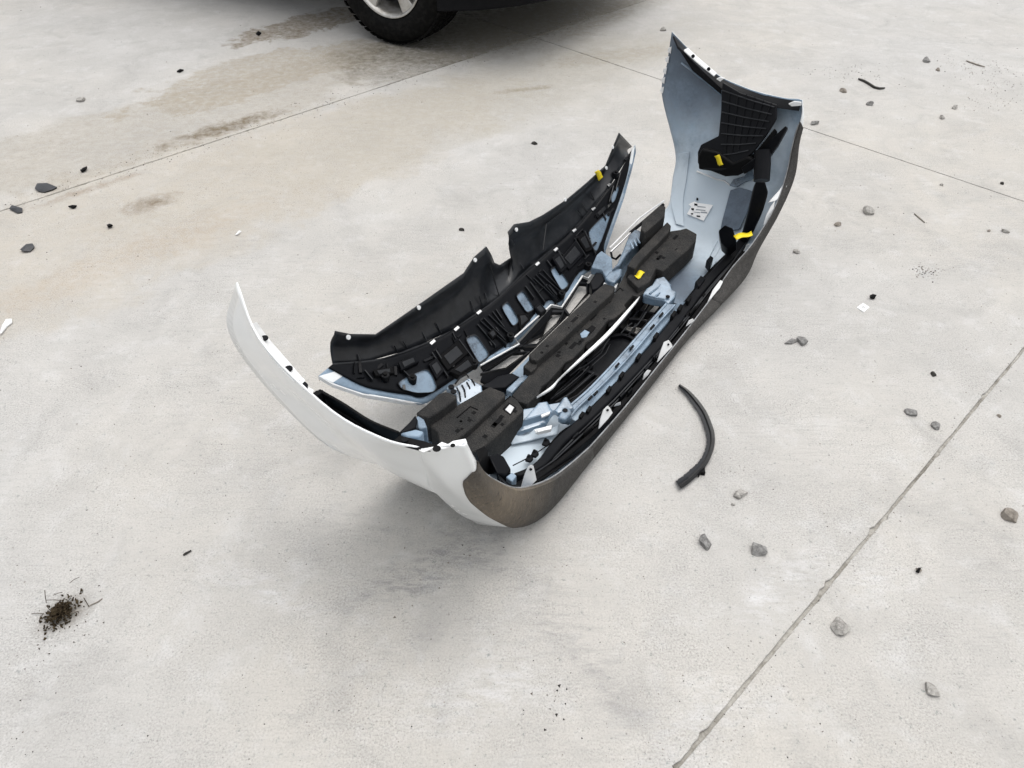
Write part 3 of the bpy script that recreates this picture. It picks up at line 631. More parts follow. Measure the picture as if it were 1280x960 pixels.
# ---- bead foam absorber: separate blocks and rails
def foam(name, pix, z, depth, bevel=.006): return sz(name, pix, z, depth, 'foam', bevel * .55)
foam('foam_block', [(520, 516), (534, 505), (548, 492), (558, 489), (571, 494), (569, 499), (552, 512), (536, 522), (525, 520)], .165, .09, .007)
foam('foam_block', [(537, 532), (545, 526), (575, 504), (612, 483), (630, 490), (632, 494), (618, 508), (590, 534), (567, 554), (552, 560), (549, 551), (547, 540)], .135, .08, .007)
foam('foam_block', [(572, 556), (600, 529), (638, 494), (647, 500), (655, 512), (638, 529), (603, 561), (590, 566)], .115, .09, .007)
foam('foam_rail', [(661, 443), (700, 405), (740, 367), (756, 354), (769, 358), (766, 366), (735, 394), (700, 427), (672, 451), (664, 449)], .115, .08, .006)
foam('foam_rail', [(640, 494), (655, 476), (664, 465), (671, 453), (700, 428), (735, 396), (769, 366), (784, 336), (792, 326), (812, 326), (828, 332), (818, 345), (811, 351), (805, 366), (797, 371), (791, 369), (780, 381), (783, 385), (768, 398), (760, 400), (742, 422), (732, 428), (730, 434), (716, 448), (707, 452), (699, 462), (685, 477), (677, 483), (673, 493), (659, 505), (648, 502)], .088, .06, .004)
foam('foam_step', [(654, 458), (661, 450), (672, 455), (670, 460), (664, 465)], .10, .04, .003)
foam('foam_plate', [(784, 346), (800, 327), (836, 289), (850, 287), (858, 285), (871, 292), (870, 301), (861, 311), (829, 339), (820, 335), (812, 352), (798, 360)], .11, .07, .006)
foam('foam_ridge', [(784, 332), (791, 321), (834, 277), (839, 282), (836, 290), (800, 327), (794, 336)], .135, .07, .006)
foam('foam_block', [(803, 275), (827, 256), (832, 258), (831, 270), (806, 291), (801, 286)], .165, .09, .005)
# lugs of dark rubber along the foam edge, moulded arrows
for lug in ([(790, 368), (797, 362), (806, 362), (803, 372), (795, 378)], [(760, 399), (768, 395), (775, 397), (768, 406), (760, 408)], [(732, 427), (740, 424), (744, 428), (737, 436), (731, 435)], [(707, 452), (716, 446), (725, 447), (712, 461), (703, 463)], [(684, 477), (692, 474), (696, 478), (688, 487), (680, 489)]):
    sz('edge_lug', lug, .080, .05, 'black_matt', .004)
for a, b, c_, z in [((571, 522), (588, 508), (597, 512), .1365), ((745, 378), (757, 368), (764, 372), .0895), ((700, 424), (718, 405), (724, 408), .0895), ((768, 366), (775, 360), (779, 363), .0895)]:
    tube('moulded_mark', [atz(*a, z), atz(*b, z), atz(*c_, z)], .0016, 'black_matt', BP, 6)
sz('foam_insert', [(725, 417), (731, 412), (737, 415), (733, 421), (727, 422)], .0905, .004, 'primer', .001)
sz('foam_recess', [(733, 412), (740, 406), (745, 409), (739, 416)], .0905, .004, 'black_matt', .001)
p = atz(637, 508, .1155); ins = sz('foam_insert', [(631, 512), (637, 505), (643, 509), (638, 517)], .119, .006, 'metal', .001); sz('foam_recess', [(628, 511), (636, 503), (646, 509), (638, 519)], .1162, .004, 'black_matt', .001)

fr_ = random.Random(9)
for quad, z, n_ in (([(690, 440), (760, 376), (772, 384), (704, 450)], .0885, 20), ([(560, 530), (608, 492), (620, 500), (574, 542)], .1355, 9), ([(600, 545), (638, 508), (646, 512), (610, 550)], .1155, 8), ([(808, 324), (846, 292), (862, 298), (828, 328)], .1105, 10), ([(672, 444), (752, 362), (760, 364), (684, 440)], .1155, 10)):
    for k in range(n_):
        a, b = fr_.random(), fr_.random(); p = Vector(quad[0]).lerp(Vector(quad[1]), a).lerp(Vector(quad[3]).lerp(Vector(quad[2]), a), b); p = atz(p.x, p.y, z); w = fr_.uniform(.002, .006); l_ = fr_.choice([w, w, w * 3])
        prism('foam_pit', [p + Vector((-l_, -w, .0006)), p + Vector((l_, -w, .0006)), p + Vector((l_, w, .0006)), p + Vector((-l_, w, .0006))], .001, 'black_matt' if k % 3 else 'foam', BP, bevel=0)
for pts, z in (([(673, 452), (700, 428), (735, 396), (768, 366)], .0895), ([(596, 534), (618, 512), (638, 495)], .1165)):
    tube('foam_groove', [atz(u, v, z) for u, v in pts], .0016, 'black_matt', BP, 6)
# ---- pale fin along the foam edge and lower grille
wf = [(669, 497), (689, 484), (701, 471), (730, 444), (760, 416), (791, 381), (800, 370)]
wd = [0.3, 1.5, .6, 1.7, 2.2, 1.4, .3]
band('pale_fin', [atz(u - d * .6, v - d * .5, .086) for (u, v), d in zip(wf, wd)], [atz(u + d * .8, v + d * .8, .083) for (u, v), d in zip(wf, wd)], .006, 'white_edge', .0006)
HL = .042
sz('grille_plate', [(724, 458), (735, 448), (763, 421), (768, 418), (793, 424), (775, 446), (752, 470), (738, 466)], HL - .012, .006, 'black', .003)
lb = [([(692, 486), (720, 462), (762, 421), (800, 378), (806, 370)], 3.5), ([(686, 500), (716, 472), (738, 452)], 2.5), ([(682, 505), (712, 484), (741, 457)], 2), ([(700, 503), (730, 478), (745, 466)], 2.5), ([(709, 506), (737, 482), (775, 444), (808, 404), (828, 380)], 3.5),
      ([(722, 459), (736, 464), (752, 470)], 6), ([(762, 420), (780, 418), (796, 425)], 6), ([(774, 408), (786, 414), (802, 420)], 4), ([(795, 404), (790, 413), (784, 420)], 3), ([(786, 398), (798, 399), (812, 402)], 5), ([(795, 386), (820, 392)], 4), ([(800, 398), (812, 380), (818, 374)], 3.5), ([(790, 398), (804, 380), (810, 372)], 3),
      ([(675, 505), (694, 507), (708, 508)], 5), ([(694, 507), (722, 482), (738, 468)], 2.5), ([(733, 452), (748, 440), (760, 428)], 4)]
for pts, w in lb:
    L_ = curve([atz(u, v, HL) for u, v in pts], len(pts) * 5); bm = bmesh.new(); va = []
    for i, p in enumerate(L_):
        d = (L_[min(i + 1, len(L_) - 1)] - L_[max(i - 1, 0)]).normalized(); n_ = Vector((-d.y, d.x, 0)).normalized() * w * .00085
        va.append([bm.verts.new(p + n_), bm.verts.new(p - n_), bm.verts.new(p - n_ - Vector((0, 0, .03))), bm.verts.new(p + n_ - Vector((0, 0, .03)))])
    for a, b in zip(va, va[1:]):
        for k in range(4): bm.faces.new((a[k], a[(k + 1) % 4], b[(k + 1) % 4], b[k]))
    bm.faces.new(va[0]); bm.faces.new(va[-1][::-1]); from_bm('grille_bar', bm, 'black', BP, bevel=.0006, seg=1)

for pts, z, r_ in (([(688, 499), (706, 486), (727, 468), (736, 458)], .052, .0016), ([(694, 503), (716, 490), (742, 466)], .052, .0016), ([(703, 504), (722, 494), (748, 470)], .050, .0014), ([(735, 455), (752, 441), (757, 430), (762, 424)], .055, .0018), ([(740, 457), (757, 442), (763, 430)], .054, .0012), ([(790, 411), (797, 406), (803, 398), (808, 390)], .054, .002), ([(776, 417), (783, 409), (790, 404)], .054, .0018), ([(712, 470), (724, 461), (735, 455)], .056, .0014)):
    tube('grille_rod', [atz(u, v, z) for u, v in pts], r_, 'sheen', BP, 6)
# ---- pale blue lower rail in two steps with slots and studs
lr = [(700, 520), (712, 507), (738, 484), (775, 445), (810, 405), (833, 379)]; mr = [(712, 522), (722, 509), (749, 484), (785, 447), (820, 406), (844, 380)]; rr = [(722, 527), (731, 517), (762, 486), (796, 448), (830, 408), (858, 376)]
rail = band('lower_rail', [atz(u, v, .080) for u, v in lr], [atz(u, v, .074) for u, v in mr], .03, 'primer_light', .003)
rail['label'] = 'pale blue lower rail with slots along its edge'
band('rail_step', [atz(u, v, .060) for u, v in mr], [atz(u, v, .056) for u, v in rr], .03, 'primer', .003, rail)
band('rail_lip', [atz(u - .8, v - .8, .084) for u, v in lr], [atz(u + 1.0, v + .8, .083) for u, v in lr], .006, 'primer_light', .001, rail)
band('rail_bead', [atz(u - .6, v - .6, .078) for u, v in mr], [atz(u + .8, v + .8, .077) for u, v in mr], .006, 'primer_light', .001, rail)
for (u, v, z) in [(744, 490, .080), (771, 455, .083), (789, 433, .083), (815, 407, .080), (826, 392, .080), (737, 496, .079)]:
    sz('rail_slot', [(u - 2.5, v + 2.5), (u + 2, v - 2.5), (u + 4, v - 1), (u - .5, v + 4)], z + .003, .005, 'black', .0008, rail)
for (u, v) in [(726, 517), (735, 510), (760, 485), (776, 467), (797, 444), (819, 418), (841, 391), (849, 383), (860, 372)]:
    sz('rail_tab', [(u - 3, v + 3), (u + 1.5, v - 3.5), (u + 5, v - 2), (u + 1, v + 5)], .072, .02, 'black_matt', .0015, rail)
# brackets at both ends of the rail
def patch(name, quad, zq, nx, ny, hf, mats, thick=.004):
    g = []
    for j in range(ny + 1):
        line = []
        for i in range(nx + 1):
            a, b = i / nx, j / ny; top_ = Vector(quad[0]).lerp(Vector(quad[1]), a); bot = Vector(quad[3]).lerp(Vector(quad[2]), a); p = top_.lerp(bot, b)
            z = (zq[0] * (1 - a) + zq[1] * a) * (1 - b) + (zq[3] * (1 - a) + zq[2] * a) * b; q = atz(p.x, p.y, z); line.append(q + Vector((0, 0, hf(a, b))))
        g.append(line)
    bm = bmesh.new(); grid_mesh(bm, g); bmesh.ops.recalc_face_normals(bm, faces=bm.faces[:]); me = bpy.data.meshes.new(name); bm.to_mesh(me); bm.free()
    o = link(name, me, mats, BP, sharp=28); so = o.modifiers.new('solid', 'SOLIDIFY'); so.thickness = thick; so.offset = 0; return o
def smst(x, a, b): x = max(0, min(1, (x - a) / (b - a))); return x * x * (3 - 2 * x)
nb = patch('rail_bracket', [(655, 512), (708, 503), (717, 517), (634, 546)], [.072, .078, .070, .055], 44, 30,
           lambda a, b: .014 * smst(a + .25 * b, .28, .36) - .012 * smst(a - .2 * b, .52, .58) + .016 * smst(a + .3 * b, .86, .95) - .018 * smst(b, .62, .70) * (1 - smst(a, .55, .7)) - .008 * smst(b, .9, .97), 'primer_light')
patch('bracket_apron', [(634, 546), (700, 531), (697, 543), (640, 556)], [.045, .048, .035, .035], 20, 8, lambda a, b: .006 * math.sin(a * 14) * (1 - b), 'primer')
sz('bracket_pad', [(697, 522), (704, 508), (713, 509), (715, 516), (706, 524)], .098, .02, 'primer_light', .005, nb)
for sl in ([(668, 537), (690, 531), (689, 536), (670, 541)], [(676, 518), (688, 514), (687, 517), (677, 521)]):
    sz('bracket_slot', sl, .071 if sl[0][1] > 530 else .089, .006, 'white_edge', .001, nb)
p = atz(706.5, 513, .099); bm = bmesh.new(); add_tube(bm, [p, p + Vector((0, 0, .0012))], .007, 12); from_bm('bolt_hole', bm, 'black', nb)
sz('bracket_slot', [(671, 536), (690, 531), (689, 536), (672, 540)], .078, .012, 'white_edge', .001, nb)
fb = sz('rail_bracket', [(803, 367), (808, 360), (815, 356), (820, 348), (830, 345), (838, 354), (840, 362), (846, 364), (844, 370), (835, 380), (830, 375), (817, 373), (805, 370)], [.085, .09, .095, .10, .10, .10, .095, .09, .088, .082, .082, .082, .082], .03, 'primer_light', .004)
for pts in ([(812, 367), (822, 360), (832, 350)], [(818, 371), (828, 364), (838, 356)], [(806, 368), (820, 372), (831, 374)]):
    tube('bracket_crease', [atz(u, v, .094 if v < 362 else .088) for u, v in pts], .003, 'primer', fb, 8)
p = atz(834.7, 371, .0895); bm = bmesh.new(); add_tube(bm, [p, p + Vector((0, 0, .002))], .007, 12); from_bm('bolt_hole', bm, 'black', fb)
# clips on the floor of the near corner
for (u, v, k) in [(661, 572, 0), (682, 552, 1), (668, 566, 2)]:
    z = .048; o = sz('push_clip', [(u - 5, v + 3), (u - 2, v - 4), (u + 4, v - 4), (u + 6, v + 1), (u + 2, v + 5)], z, .008, 'black', .003)
    p = atz(u, v - 2, z); bm = bmesh.new(); add_tube(bm, [p, p + Vector((0, 0, .003))], .004, 10); from_bm('clip_stud', bm, 'black_matt' if k else 'black', o)
tube('crease_line', [atz(641, 582, .045), atz(665, 570, .045), atz(690, 553, .045)], .0016, 'black_matt', BP, 6)

# ---- black undertray rails between the blue rail and the valance lip
trL = [(622, 592), (640, 604), (662, 590), (697, 543), (732, 517), (795, 450), (830, 410), (862, 368), (885, 339), (912, 312), (930, 290), (943, 250)]
trR = [(626, 600), (640, 609), (664, 606), (718, 571), (760, 531), (802, 482), (840, 434), (870, 393), (903, 347), (930, 311), (954, 277), (966, 243)]
trzL = [.18, .13, .08, .035, .03, .025, .025, .025, .04, .05, .08, .14]
band('undertray', [atz(u, v, z) for (u, v), z in zip(trL, trzL)], [atz(u, v, z) for (u, v), z in zip(trR, [.22, .20, .15, .045, .02, .015, .015, .02, .05, .08, .13, .19])], .006, 'black_matt', 0)
r1L = [(640, 592), (668, 578), (697, 545), (734, 512), (798, 447), (832, 408), (864, 367), (890, 337), (914, 311), (932, 285)]
r1R = [(650, 596), (680, 582), (708, 551), (744, 519), (807, 455), (842, 415), (874, 372), (899, 343), (924, 316), (941, 290)]
r1z = [.11, .10, .075, .065, .06, .06, .06, .07, .09, .12]
band('undertray_rail', [atz(u, v, z) for (u, v), z in zip(r1L, r1z)], [atz(u, v, z - .008) for (u, v), z in zip(r1R, r1z)], .045, 'black', .004)
r2L = [(664, 600), (700, 572), (740, 538), (770, 508), (810, 462), (846, 420), (876, 380), (905, 343), (928, 312)]
r2R = [(668, 603), (705, 575), (746, 541), (776, 511), (815, 466), (850, 423), (880, 383), (909, 345), (932, 314)]
band('undertray_rail', [atz(u, v, z) for (u, v), z in zip(r2L, [.14, .08, .045, .04, .04, .04, .045, .07, .10])], [atz(u, v, z) for (u, v), z in zip(r2R, [.135, .075, .04, .035, .035, .035, .04, .065, .095])], .02, 'black_matt', .002)
for f_, z_, mt_ in ((.30, .046, 'black'), (.62, .040, 'black')):
    mid_ = [Vector(p).lerp(Vector(q), f_) for p, q in zip([crv([Vector(x) for x in r1R], i * 9 / 8) for i in range(9)], r2L)]
    zz = [.11, .07] + [z_] * 4 + [.05, .07, .10]
    tube('undertray_bead', [atz(p.x, p.y, z) for p, z in zip(mid_, zz)], .003, 'sheen', BP, 8)
rng = random.Random(5)
for k in range(26):
    x = k / 25; a = crv([Vector(p) for p in r1R], x * 9 * .93 + .3); b = crv([Vector(p) for p in r2L], x * 8 * .93 + .3)
    if rng.random() < .5:
        z = .034 + rng.uniform(0, .012); b = a.lerp(b, rng.uniform(.4, 1)); q = [(a.x, a.y), (b.x, b.y), (b.x + 4, b.y - 5), (a.x + 4, a.y - 5)]
        sz('undertray_web', q, z, .02, 'black' if k % 3 else 'black_matt', .001)
for k in range(30):
    x = k / 29; a = crv([Vector(p) for p in r1L], .8 + x * 7.6); b = crv([Vector(p) for p in r2L], .6 + x * 6.9); c_ = a.lerp(b, rng.uniform(.25, 1.0)); z = rng.uniform(.045, .062); d = (crv([Vector(p) for p in r1L], 1.0 + x * 7.6) - a).normalized(); n_ = Vector((-d.y, d.x)); l_ = rng.uniform(2, 7); w = rng.uniform(.6, 1.6)
    sz('undertray_clip', [tuple(c_ - d * l_ - n_ * w), tuple(c_ + d * l_ - n_ * w), tuple(c_ + d * l_ + n_ * w), tuple(c_ - d * l_ + n_ * w)], z, .02, rng.choice(['black', 'black', 'black_matt', 'primer']), .001)
sz('corner_box', [(610, 570), (622, 566), (630, 570), (639, 586), (633, 594), (622, 592)], [.20, .20, .19, .17, .17, .19], .09, 'black', .004)
sz('corner_box', [(594, 562), (606, 556), (612, 562), (608, 572), (600, 578)], [.26, .24, .22, .22, .25], .08, 'black_matt', .004)
sz('corner_box', [(632, 596), (640, 590), (646, 594), (640, 602)], .17, .05, 'primer', .003)
# pale tabs standing on the lip
for tb, zb in [([(652, 609), (657, 592), (661, 583), (664, 581), (667, 582), (669, 591), (671, 600), (664, 607)], (.18, .24)), ([(749, 536), (751, 524), (755, 512), (760, 507), (763, 510), (766, 516), (760, 524)], (.055, .11)),
               ([(822, 453), (826, 440), (831, 427), (836, 425), (839, 429), (841, 433), (834, 440)], (.04, .095)), ([(804, 475), (806, 467), (810, 462), (814, 463), (810, 469)], (.04, .07)),
               ([(768, 508), (771, 504), (776, 502), (776, 506)], (.05, .07)), ([(885, 378), (892, 362), (901, 350), (904, 352), (900, 360)], (.05, .10)), ([(930, 314), (934, 306), (937, 304), (936, 311)], (.10, .13)),
               ([(961, 253), (966, 247), (976, 236), (985, 221), (984, 232), (975, 247), (969, 251)], (.25, .31)), ([(955, 281), (959, 268), (964, 258), (969, 251), (967, 262), (962, 273)], (.19, .26)), ([(858, 408), (862, 400), (866, 398), (868, 401)], (.05, .075))]:
    vmin, vmax = min(p[1] for p in tb), max(p[1] for p in tb)
    o = prism('lip_tab', [atz(u, v, zb[0] + (zb[1] - zb[0]) * (vmax - v) / (vmax - vmin)) for u, v in tb], Vector((0, .003, -.003)), 'white_edge', BP, bevel=.0008)
    if vmax - vmin > 20 and tb[0][0] < 850:
        u, v = tb[3][0] - 1, tb[3][1] + 6; p = atz(u, v, zb[0] + (zb[1] - zb[0]) * (vmax - v) / (vmax - vmin)); bm = bmesh.new(); add_tube(bm, [p, p + Vector((0, -.002, .003))], .003, 8); from_bm('tab_hole', bm, 'black', o)

# ---- wheel arch flanges, liners and the far corner
def wz(pix, s, ds=0.0): return [ats(u, v, (s[i] if isinstance(s, list) else s)) for i, (u, v) in enumerate(pix)]
band('arch_flange', wz([(313, 405), (331, 436), (349, 458), (367, 476)], [-.925, -.938, -.945, -.95]), [atz(320.5, 402, .575), atz(337, 424, .555), atz(357, 447, .545), atz(380, 474, .53)], .003, 'white_edge', .001)
for (u, v, z) in [(330.5, 423.5, .572), (361, 461.5, .548)]:
    p = atz(u, v, z); bm = bmesh.new(); add_tube(bm, [p, p + Vector((0, 0, .003))], .0075, 12); from_bm('flange_hole', bm, 'black', BP)
sz('arch_flange', [(367, 476), (376, 470), (380, 473), (385, 483), (392, 487), (390, 494), (380, 487)], .535, .003, 'white_edge', .001)
sz('flange_notch', [(376, 481), (381, 476), (385, 480), (384, 487), (379, 486)], .539, .003, 'black', .001)
nl = [(389, 493), (419, 518), (454, 538), (489, 552)]; nl2 = [(397, 488), (427, 505), (460, 526), (496, 541)]
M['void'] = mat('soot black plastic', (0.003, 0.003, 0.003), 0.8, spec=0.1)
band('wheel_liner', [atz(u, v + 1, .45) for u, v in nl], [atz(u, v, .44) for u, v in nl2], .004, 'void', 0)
band('liner_wall', [atz(u, v, .50) for u, v in nl2], [atz(u + 3.0, v - 2.0, .50) for u, v in nl2], Vector((.015, 0, -.05)), 'black_matt', .001)
sz('liner_end', [(389, 493), (395, 488), (404, 487), (402, 491), (395, 495)], .50, .05, 'black_matt', .001)
sz('flange_plate', [(489, 553), (500, 544), (512, 547), (530, 551), (544, 556), (538, 563), (524, 562), (505, 557)], .515, .004, 'black_matt', .001)
p = atz(506, 550, .518); bm = bmesh.new(); add_tube(bm, [p, p + Vector((0, 0, .002))], .006, 10); from_bm('flange_hole', bm, 'black', BP)
sz('corner_pad', [(500, 541), (520, 536), (530, 539), (524, 546), (508, 546)], .30, .10, 'primer', .004); sz('corner_pad', [(497, 541), (512, 527), (519, 518), (522, 524), (520, 534), (506, 540)], .24, .10, 'black', .004)
sz('corner_pad', [(516, 528), (522, 519), (530, 524), (534, 534), (524, 536)], .21, .12, 'primer', .003)
sz('corner_flange', [(523, 562), (529, 565), (541, 560), (553, 561), (566, 558), (584, 553), (582, 548), (566, 551), (560, 555), (552, 552), (545, 557), (538, 560)], .528, .003, 'white_edge', .0008)
for (u, v, w) in [(546, 561, 5.5), (566, 557, 3.2)]:
    p = atz(u, v, .5315); bm = bmesh.new(); add_tube(bm, [p, p + Vector((0, 0, .001))], w * .0013, 12); from_bm('flange_hole', bm, 'black_matt', BP)
# far wing
band('arch_trim', [ats(u, v, s) for u, v, s in [(842, 44, .90), (868, 70.5, .93), (899, 96, .94), (932, 111, .94), (962, 120, .92), (1001, 127, .89)]], [ats(u, v, s) for u, v, s in [(848, 58, .88), (872, 82, .90), (899, 107, .91), (930, 121, .91), (962, 130, .89), (1000, 136, .87)]], Vector((-.006, 0, -.006)), 'black', .001)
band('arch_flange', wz([(855, 62), (873, 78), (893, 94)], .885), wz([(860, 59.5), (877, 75), (896, 91)], .90), Vector((-.002, 0, -.004)), 'white_edge', .0008)
for (u, v) in [(866.5, 70.5), (886, 86.5)]:
    p = ats(u, v, .878); bm = bmesh.new(); add_tube(bm, [p, p + Vector((-.003, 0, .002))], .006, 10); from_bm('flange_hole', bm, 'black', BP)
prism('torn_clip', wz([(896, 98), (900, 96), (906, 97), (901, 101)], .885), Vector((-.003, 0, -.002)), 'white_edge', BP, bevel=.0008)
prism('torn_clip', wz([(986, 129), (993, 126), (1002, 127), (1002, 131), (990, 132)], .868), Vector((-.003, 0, -.002)), 'white_edge', BP, bevel=.0008)
prism('arch_shade_strip', wz([(848, 60), (873, 83), (902, 110), (902, 118), (890, 108), (866, 88)], .905), Vector((-.003, 0, 0)), 'black', BP, bevel=.0008)  # black strip standing in for the shade inside the far arch
liner_pix = [(903, 103), (925, 116), (950, 124), (971, 131), (970, 150), (957, 171), (942, 190), (920, 208), (900, 214), (880, 212), (872, 204), (872, 190), (876, 181), (898, 170), (901, 140), (902, 117)]
LS = lambda u, v: .885 - .0011 * max(0, v - 110)
liner = prism('ribbed_liner', [ats(u, v, LS(u, v)) for u, v in liner_pix], Vector((.012, 0, -.004)), 'black', BP, bevel=.003)
liner['label'] = 'black liner with a raised grid of ribs'
for k in range(7):
    a, b = (903 - k * .4, 113 + k * 13.5), (968 - k * 3.4 - max(0, k - 4) * 6, 134 + k * 9.0)
    tube('liner_rib', [ats(*a, LS(*a) - .004), ats((a[0] + b[0]) / 2, (a[1] + b[1]) / 2 + 1, LS(0, (a[1] + b[1]) / 2) - .005), ats(*b, LS(*b) - .004)], .0022, 'sheen', liner, 6)
for k in range(6):
    a, b = (912 + k * 10.5, 111 + k * 3.6), (906 + k * 8.5, 200 - k * 6.5)
    tube('liner_rib', [ats(*a, LS(*a) - .004), ats(*b, LS(*b) - .004)], .0018, 'black', liner, 6)
pod = prism('liner_pod', [ats(u, v, .775) for u, v in [(872, 196), (877, 186), (896, 190), (916, 204), (934, 196), (944, 200), (938, 212), (922, 220), (906, 221), (888, 214), (873, 212)]], Vector((.06, 0, -.01)), 'black_matt', BP, bevel=.006)
prism('liner_pod', [ats(u, v, .77) for u, v in [(926, 210), (945, 196), (950, 200), (940, 212), (930, 218)]], Vector((.04, 0, -.01)), 'black', BP, bevel=.003)
prism('liner_arm', [ats(u, v, .80) for u, v in [(982, 157), (984, 160), (972, 182), (962, 196), (956, 206), (946, 206), (945, 190), (958, 178), (972, 166)]], Vector((.02, 0, -.01)), 'black', BP, bevel=.003)
prism('liner_arm', [ats(u, v, .80) for u, v in [(921, 212), (944, 190), (960, 170), (968, 160), (971, 164), (962, 180), (948, 196), (930, 216)]], Vector((.02, 0, -.012)), 'black_matt', BP, bevel=.003)
bm = bmesh.new(); add_tube(bm, [ats(953, 188, .80), ats(953, 206, .78), ats(952, 226, .75)], [.027, .027, .026], 14); from_bm('duct', bm, 'black', BP)
prism('corner_rail', [ats(u, v, .70) for u, v in [(944, 226), (957, 226), (961, 240), (955, 260), (944, 284), (934, 303), (920, 311), (928, 290), (936, 262)]], Vector((.03, .01, -.05)), 'black', BP, bevel=.006)
prism('corner_bracket', [ats(u, v, .60) for u, v in [(898, 288), (906, 281), (916, 285), (921, 301), (910, 311), (901, 303)]], Vector((.03, .0, -.05)), 'black', BP, bevel=.003)
NV = Vector((.004, 0, -.004))
M['primer_shaded'] = dusty('shaded grey blue primer', (0.13, 0.17, 0.22), (0.05, 0.06, 0.075), 0.6, 0.35, 9, 0.5, 0)  # darker copy of the primer, with shade put into its colour
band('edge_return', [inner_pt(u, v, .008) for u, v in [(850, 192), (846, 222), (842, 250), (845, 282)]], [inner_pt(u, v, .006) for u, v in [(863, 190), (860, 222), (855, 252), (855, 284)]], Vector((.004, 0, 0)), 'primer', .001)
prism('shaded_corner_plate', [inner_pt(u, v, .012) for u, v in [(914, 238), (930, 236), (944, 240), (936, 268), (927, 288), (908, 292), (900, 296), (904, 276)]], NV, 'primer_shaded', BP, bevel=.002)  # stepped patch of inner skin, coloured as if in shade
for ln in ([(852, 78), (870, 92), (888, 106), (902, 118)],):
    tube('skin_bead', [inner_pt(u, v, .0005) for u, v in ln], .0035, 'primer_light', BP, 6)
prism('corner_floor', [V(.36, .09, .013), V(.66, .09, .022), V(.66, .30, .045), V(.36, .27, .030)], .004, 'primer', BP, bevel=.001)
prism('corner_floor', [V(-.66, .08, .022), V(-.26, .08, .010), V(-.26, .17, .016), V(-.33, .25, .026), V(-.66, .30, .045)], .004, 'primer', BP, bevel=.001)
tube('torn_edge', [inner_pt(u, v, .004) for u, v in [(872, 214), (884, 219), (896, 224), (906, 226), (913, 232)]], .003, 'white_edge', BP, 6)
prism('torn_flap', [inner_pt(u, v, .010) for u, v in [(913, 232), (918, 224), (932, 220), (943, 208), (945, 224), (934, 228), (922, 234)]], NV, 'primer_light', BP, bevel=.001)
sz('push_clip', [(883, 325), (888, 319), (892, 322), (888, 331)], .07, .03, 'black', .002); tube('crease_line', [inner_pt(u, v, .001) for u, v in [(876, 346), (886, 322), (897, 302)]], .002, 'primer', BP, 6)
sz('push_clip', [(869, 352), (876, 344), (882, 348), (874, 358)], .07, .04, 'black', .002)
for (u, v) in [(838, 62), (835, 74), (832, 88), (830, 100), (828.5, 112), (843, 240), (842, 246)]:
    p = ats(u, v, .915); prism('edge_clip', [p + Vector((0, -.004, -.012)), p + Vector((0, .008, -.006)), p + Vector((0, .008, .004)), p + Vector((0, -.004, .012))], Vector((-.004, 0, 0)), 'white_edge', BP, bevel=.0008)
# paper label on the inner side of the far corner
lab_pix = [(860, 268), (865, 259), (862, 256), (869, 252), (873, 254), (892, 256.5), (880.5, 276.5)]
label = prism('paper_label', [inner_pt(u, v) for u, v in lab_pix], Vector((.0008, 0, -.0008)), 'label', BP, bevel=0)
for (u, v, l_, w, mt_) in [(878, 259, 5, .5, 'st_ink'), (877, 263, 6, .5, 'st_ink'), (881, 266, 4, .8, 'st_ink'), (872, 266, 4, .4, 'st_ink'), (871, 256, 2, 1.2, 'black'), (867, 262, 1.6, 1.4, 'black'), (874, 271, 2.2, 1.0, 'black'), (866, 268, 1.2, .9, 'black'), (873, 249, 1.2, 1.6, 'black')]:
    prism('printed_mark', [inner_pt(u - l_, v - w - l_ * .1, .0075), inner_pt(u + l_, v - w + l_ * .1, .0075), inner_pt(u + l_, v + w + l_ * .1, .0075), inner_pt(u - l_, v + w - l_ * .1, .0075)], Vector((.0005, 0, -.0005)), mt_, label, bevel=0)
# yellow tape flags
m = M['yellow']
def flag(pts):
    """short strip of tape: first half of the points runs along one edge, second half back along the other"""
    h = len(pts) // 2; A_ = curve(pts[:h], 9); B_ = curve(pts[:h - 1:-1], 9); bm = bmesh.new(); g = []
    for k in range(9):
        w_ = .0035 * math.sin(k * .9 + pts[0].x * 9) + .002 * (k == 8); g.append([A_[k] + Vector((0, 0, w_)), B_[k] + Vector((0, 0, w_ * .6))])
    grid_mesh(bm, g); o = from_bm('tape_strip', bm, 'yellow', BP); so = o.modifiers.new('solid', 'SOLIDIFY'); so.thickness = .0008; return o
flag([shield_pt(u, v, .008) for u, v in [(743, 214), (746, 221), (749, 226), (754, 221), (751, 216), (748, 211.5)]])
flag([ats(u, v, .758) for u, v in [(893, 196), (897, 203), (899, 209), (904, 207), (902, 200), (899, 193.5)]])
flag([atz(u, v, .175) for u, v in [(917, 294), (928, 291.5), (939, 289.5), (941, 294.5), (930, 297), (921, 299.5)]])
flag([atz(u, v, .115) for u, v in [(793, 345), (796.5, 341), (800, 337.5), (806, 340.5), (802, 345), (798, 349)]])

